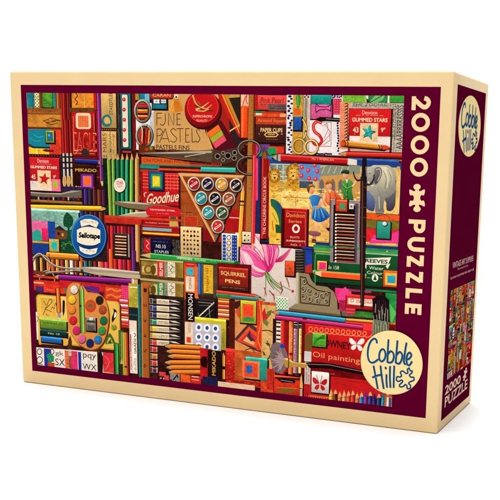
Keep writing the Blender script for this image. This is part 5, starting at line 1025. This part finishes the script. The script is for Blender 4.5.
# ------------------------------------------------------------------ right-hand side of the lid
SQ = [(457.2, 84.0), (485.8, 93.4), (469.3, 395.6), (441.5, 420.6)]
sr = rect_of(SQ, hit_side)
smap = homography(SQ, [(sr[0], sr[1]), (sr[2], sr[1]), (sr[2], sr[3]), (sr[0], sr[3])])
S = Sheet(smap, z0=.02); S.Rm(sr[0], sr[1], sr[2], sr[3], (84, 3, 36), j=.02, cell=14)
S.mesh('side_border', place_side, FLAT, root, 'flat maroon panel on the narrow right side of the box')
c0 = smap((469.6, 127.0)); rx = (smap((480.7, 127))[0]-smap((458.5, 127))[0])/2; ry = (smap((469.6, 158.2))[1]-smap((469.6, 95.8))[1])/2
badge('side_badge', place_side, c0[0], c0[1], rx, ry, .06, root, 'smaller round cream brand badge near the top of the narrow side', (22, 70, 112))
X = Sheet(smap, z0=.06)
TT = (206, 160, 150)
X.text('VINTAGE ART SUPPLIES', 452.6, 264.2, 473.0, 262.4, (226, 186, 170))
X.text('illustrated by', 457.6, 269.7, 468.0, 268.2, TT)
X.scrib(450.6, 278.4, 474.2, 272.4, TT, rows=1, dens=.8)
X.mesh('title_lettering', place_side, FLAT, root, 'small pink title lines above the small picture on the narrow side')
tq = [(450.6, 290.2), (473.5, 280.6), (470.0, 362.6), (446.4, 378.4)]
tr = rect_of(tq, hit_side)
print('thumb', tr, 'picture', pr, 'side', sr, 'badge side r', rx, ry)
M2 = Sheet(smap, z0=.06, dz=.006); M2.gam = 1.3; M2.worn = True
kx = (tr[2]-tr[0])/(pr[2]-pr[0]); ky = (tr[3]-tr[1])/(pr[3]-pr[1])
A.copy_to(M2, lambda p: (tr[0]+(p[0]-pr[0])*kx, tr[1]+(p[1]-pr[1])*ky))
M2.mesh('small_picture', place_side, PRINT, root, 'small copy of the art supplies picture on the narrow side')
Y = Sheet(smap, z0=.06)
def px_text_rect(x0, yt, x1, yb):
    a = smap((x0, yt)); d = smap((x1, yb)); return a[0], a[1], d[0], d[1]
a0 = smap((445.6, 386.6)); a1 = smap((460.6, 384.8))
Y.textm('2000', a0[0], a0[1], smap((460.8, 378))[0], smap((445.6, 395.2))[1], (236, 208, 178), bold=.02)
a0 = smap((445.4, 397.4))
Y.textm('PUZZLE', a0[0], a0[1], smap((467.4, 385))[0], smap((445.2, 407.4))[1], (236, 208, 178), bold=.015)
pc = smap((465.2, 374.6))
Y.put([(knob_piece(pc[0], pc[1], 5.6, 3.0, 20), (236, 208, 178))], True)
Y.mesh('side_lettering', place_side, FLAT, root, 'cream 2000 PUZZLE with a small jigsaw piece at the foot of the narrow side')

# ------------------------------------------------------------------ white paper sweep
bm = bmesh.new(); prof = [(-4.0, 0), (1.6, 0)]
for k in range(1, 13):
    t = math.radians(90*k/12); prof.append((1.6+.7*math.sin(t), .7-.7*math.cos(t)))
prof.append((2.3, 4.0)); rows = []
for y, z in prof: rows.append([bm.verts.new((x, y, z-.0012)) for x in (-5, 5)])
for r0, r1 in zip(rows, rows[1:]): bm.faces.new((r0[0], r0[1], r1[1], r1[0]))
me = bpy.data.meshes.new('backdrop'); bm.to_mesh(me); bm.free(); me.materials.append(WHITE)
for p in me.polygons: p.use_smooth = True
bd = bpy.data.objects.new('backdrop', me); COL.objects.link(bd); bd['kind'] = 'structure'
bd['label'] = 'seamless white paper sweep under and behind the box'; bd['category'] = 'backdrop'

# ------------------------------------------------------------------ frontal key light, plus lamps added to whiten the ground
def area(name, loc, target, sx, sy, power, col=(1, 1, 1)):
    l = bpy.data.lights.new(name, 'AREA'); l.shape = 'RECTANGLE'; l.size = sx; l.size_y = sy; l.energy = power; l.color = col
    o = bpy.data.objects.new(name, l); COL.objects.link(o); o.location = loc
    o.rotation_euler = (Vector(target)-Vector(loc)).to_track_quat('-Z', 'Y').to_euler()
    return o
mid = (BW/2, 0, BH/2)
KEY, OVER, BACK, WORLD = 18, 212, 58, .04
area('key_softbox', (.3, -1.75, .2), mid, .9, .9, KEY)
area('added_overhead_fill', (.05, -.0, 4.0), (.05, -.0, 0), 1.4, 1.4, OVER)  # added lamp, blows the floor out to white and clears the contact shade
area('added_backdrop_fill', (-1.2, .9, 2.8), (-1.2, 2.3, .5), 5.0, .6, BACK)  # added wash, lifts the grey falloff on the sweep behind the box
w = bpy.data.worlds.new('World'); scn.world = w; w.use_nodes = True
bg = w.node_tree.nodes['Background']; bg.inputs[0].default_value = (1, 1, 1, 1); bg.inputs[1].default_value = WORLD

# ------------------------------------------------------------------ camera
cam = bpy.data.cameras.new('camera'); co = bpy.data.objects.new('camera', cam); COL.objects.link(co)
def b2w(v): return Vector((v[0], v[2], -v[1]))
right, down, fwd = (b2w(RC[i]) for i in range(3))
Mx = Matrix((right, -down, -fwd)).transposed().to_4x4()
Mx.translation = Vector((CB[0]*BW, CB[2]*BW, BH-CB[1]*BW))
co.matrix_world = Mx
cam.sensor_width = 36; cam.lens = FPX/500*36
cam.shift_x = (250-PPX)/500; cam.shift_y = (PPY-250)/500
cam.clip_start = .01; cam.clip_end = 50
scn.camera = co
scn.view_settings.view_transform = 'Standard'; scn.view_settings.look = 'None'
scn.view_settings.exposure = 0; scn.view_settings.gamma = 1
scn.render.resolution_x = 1024; scn.render.resolution_y = 1024
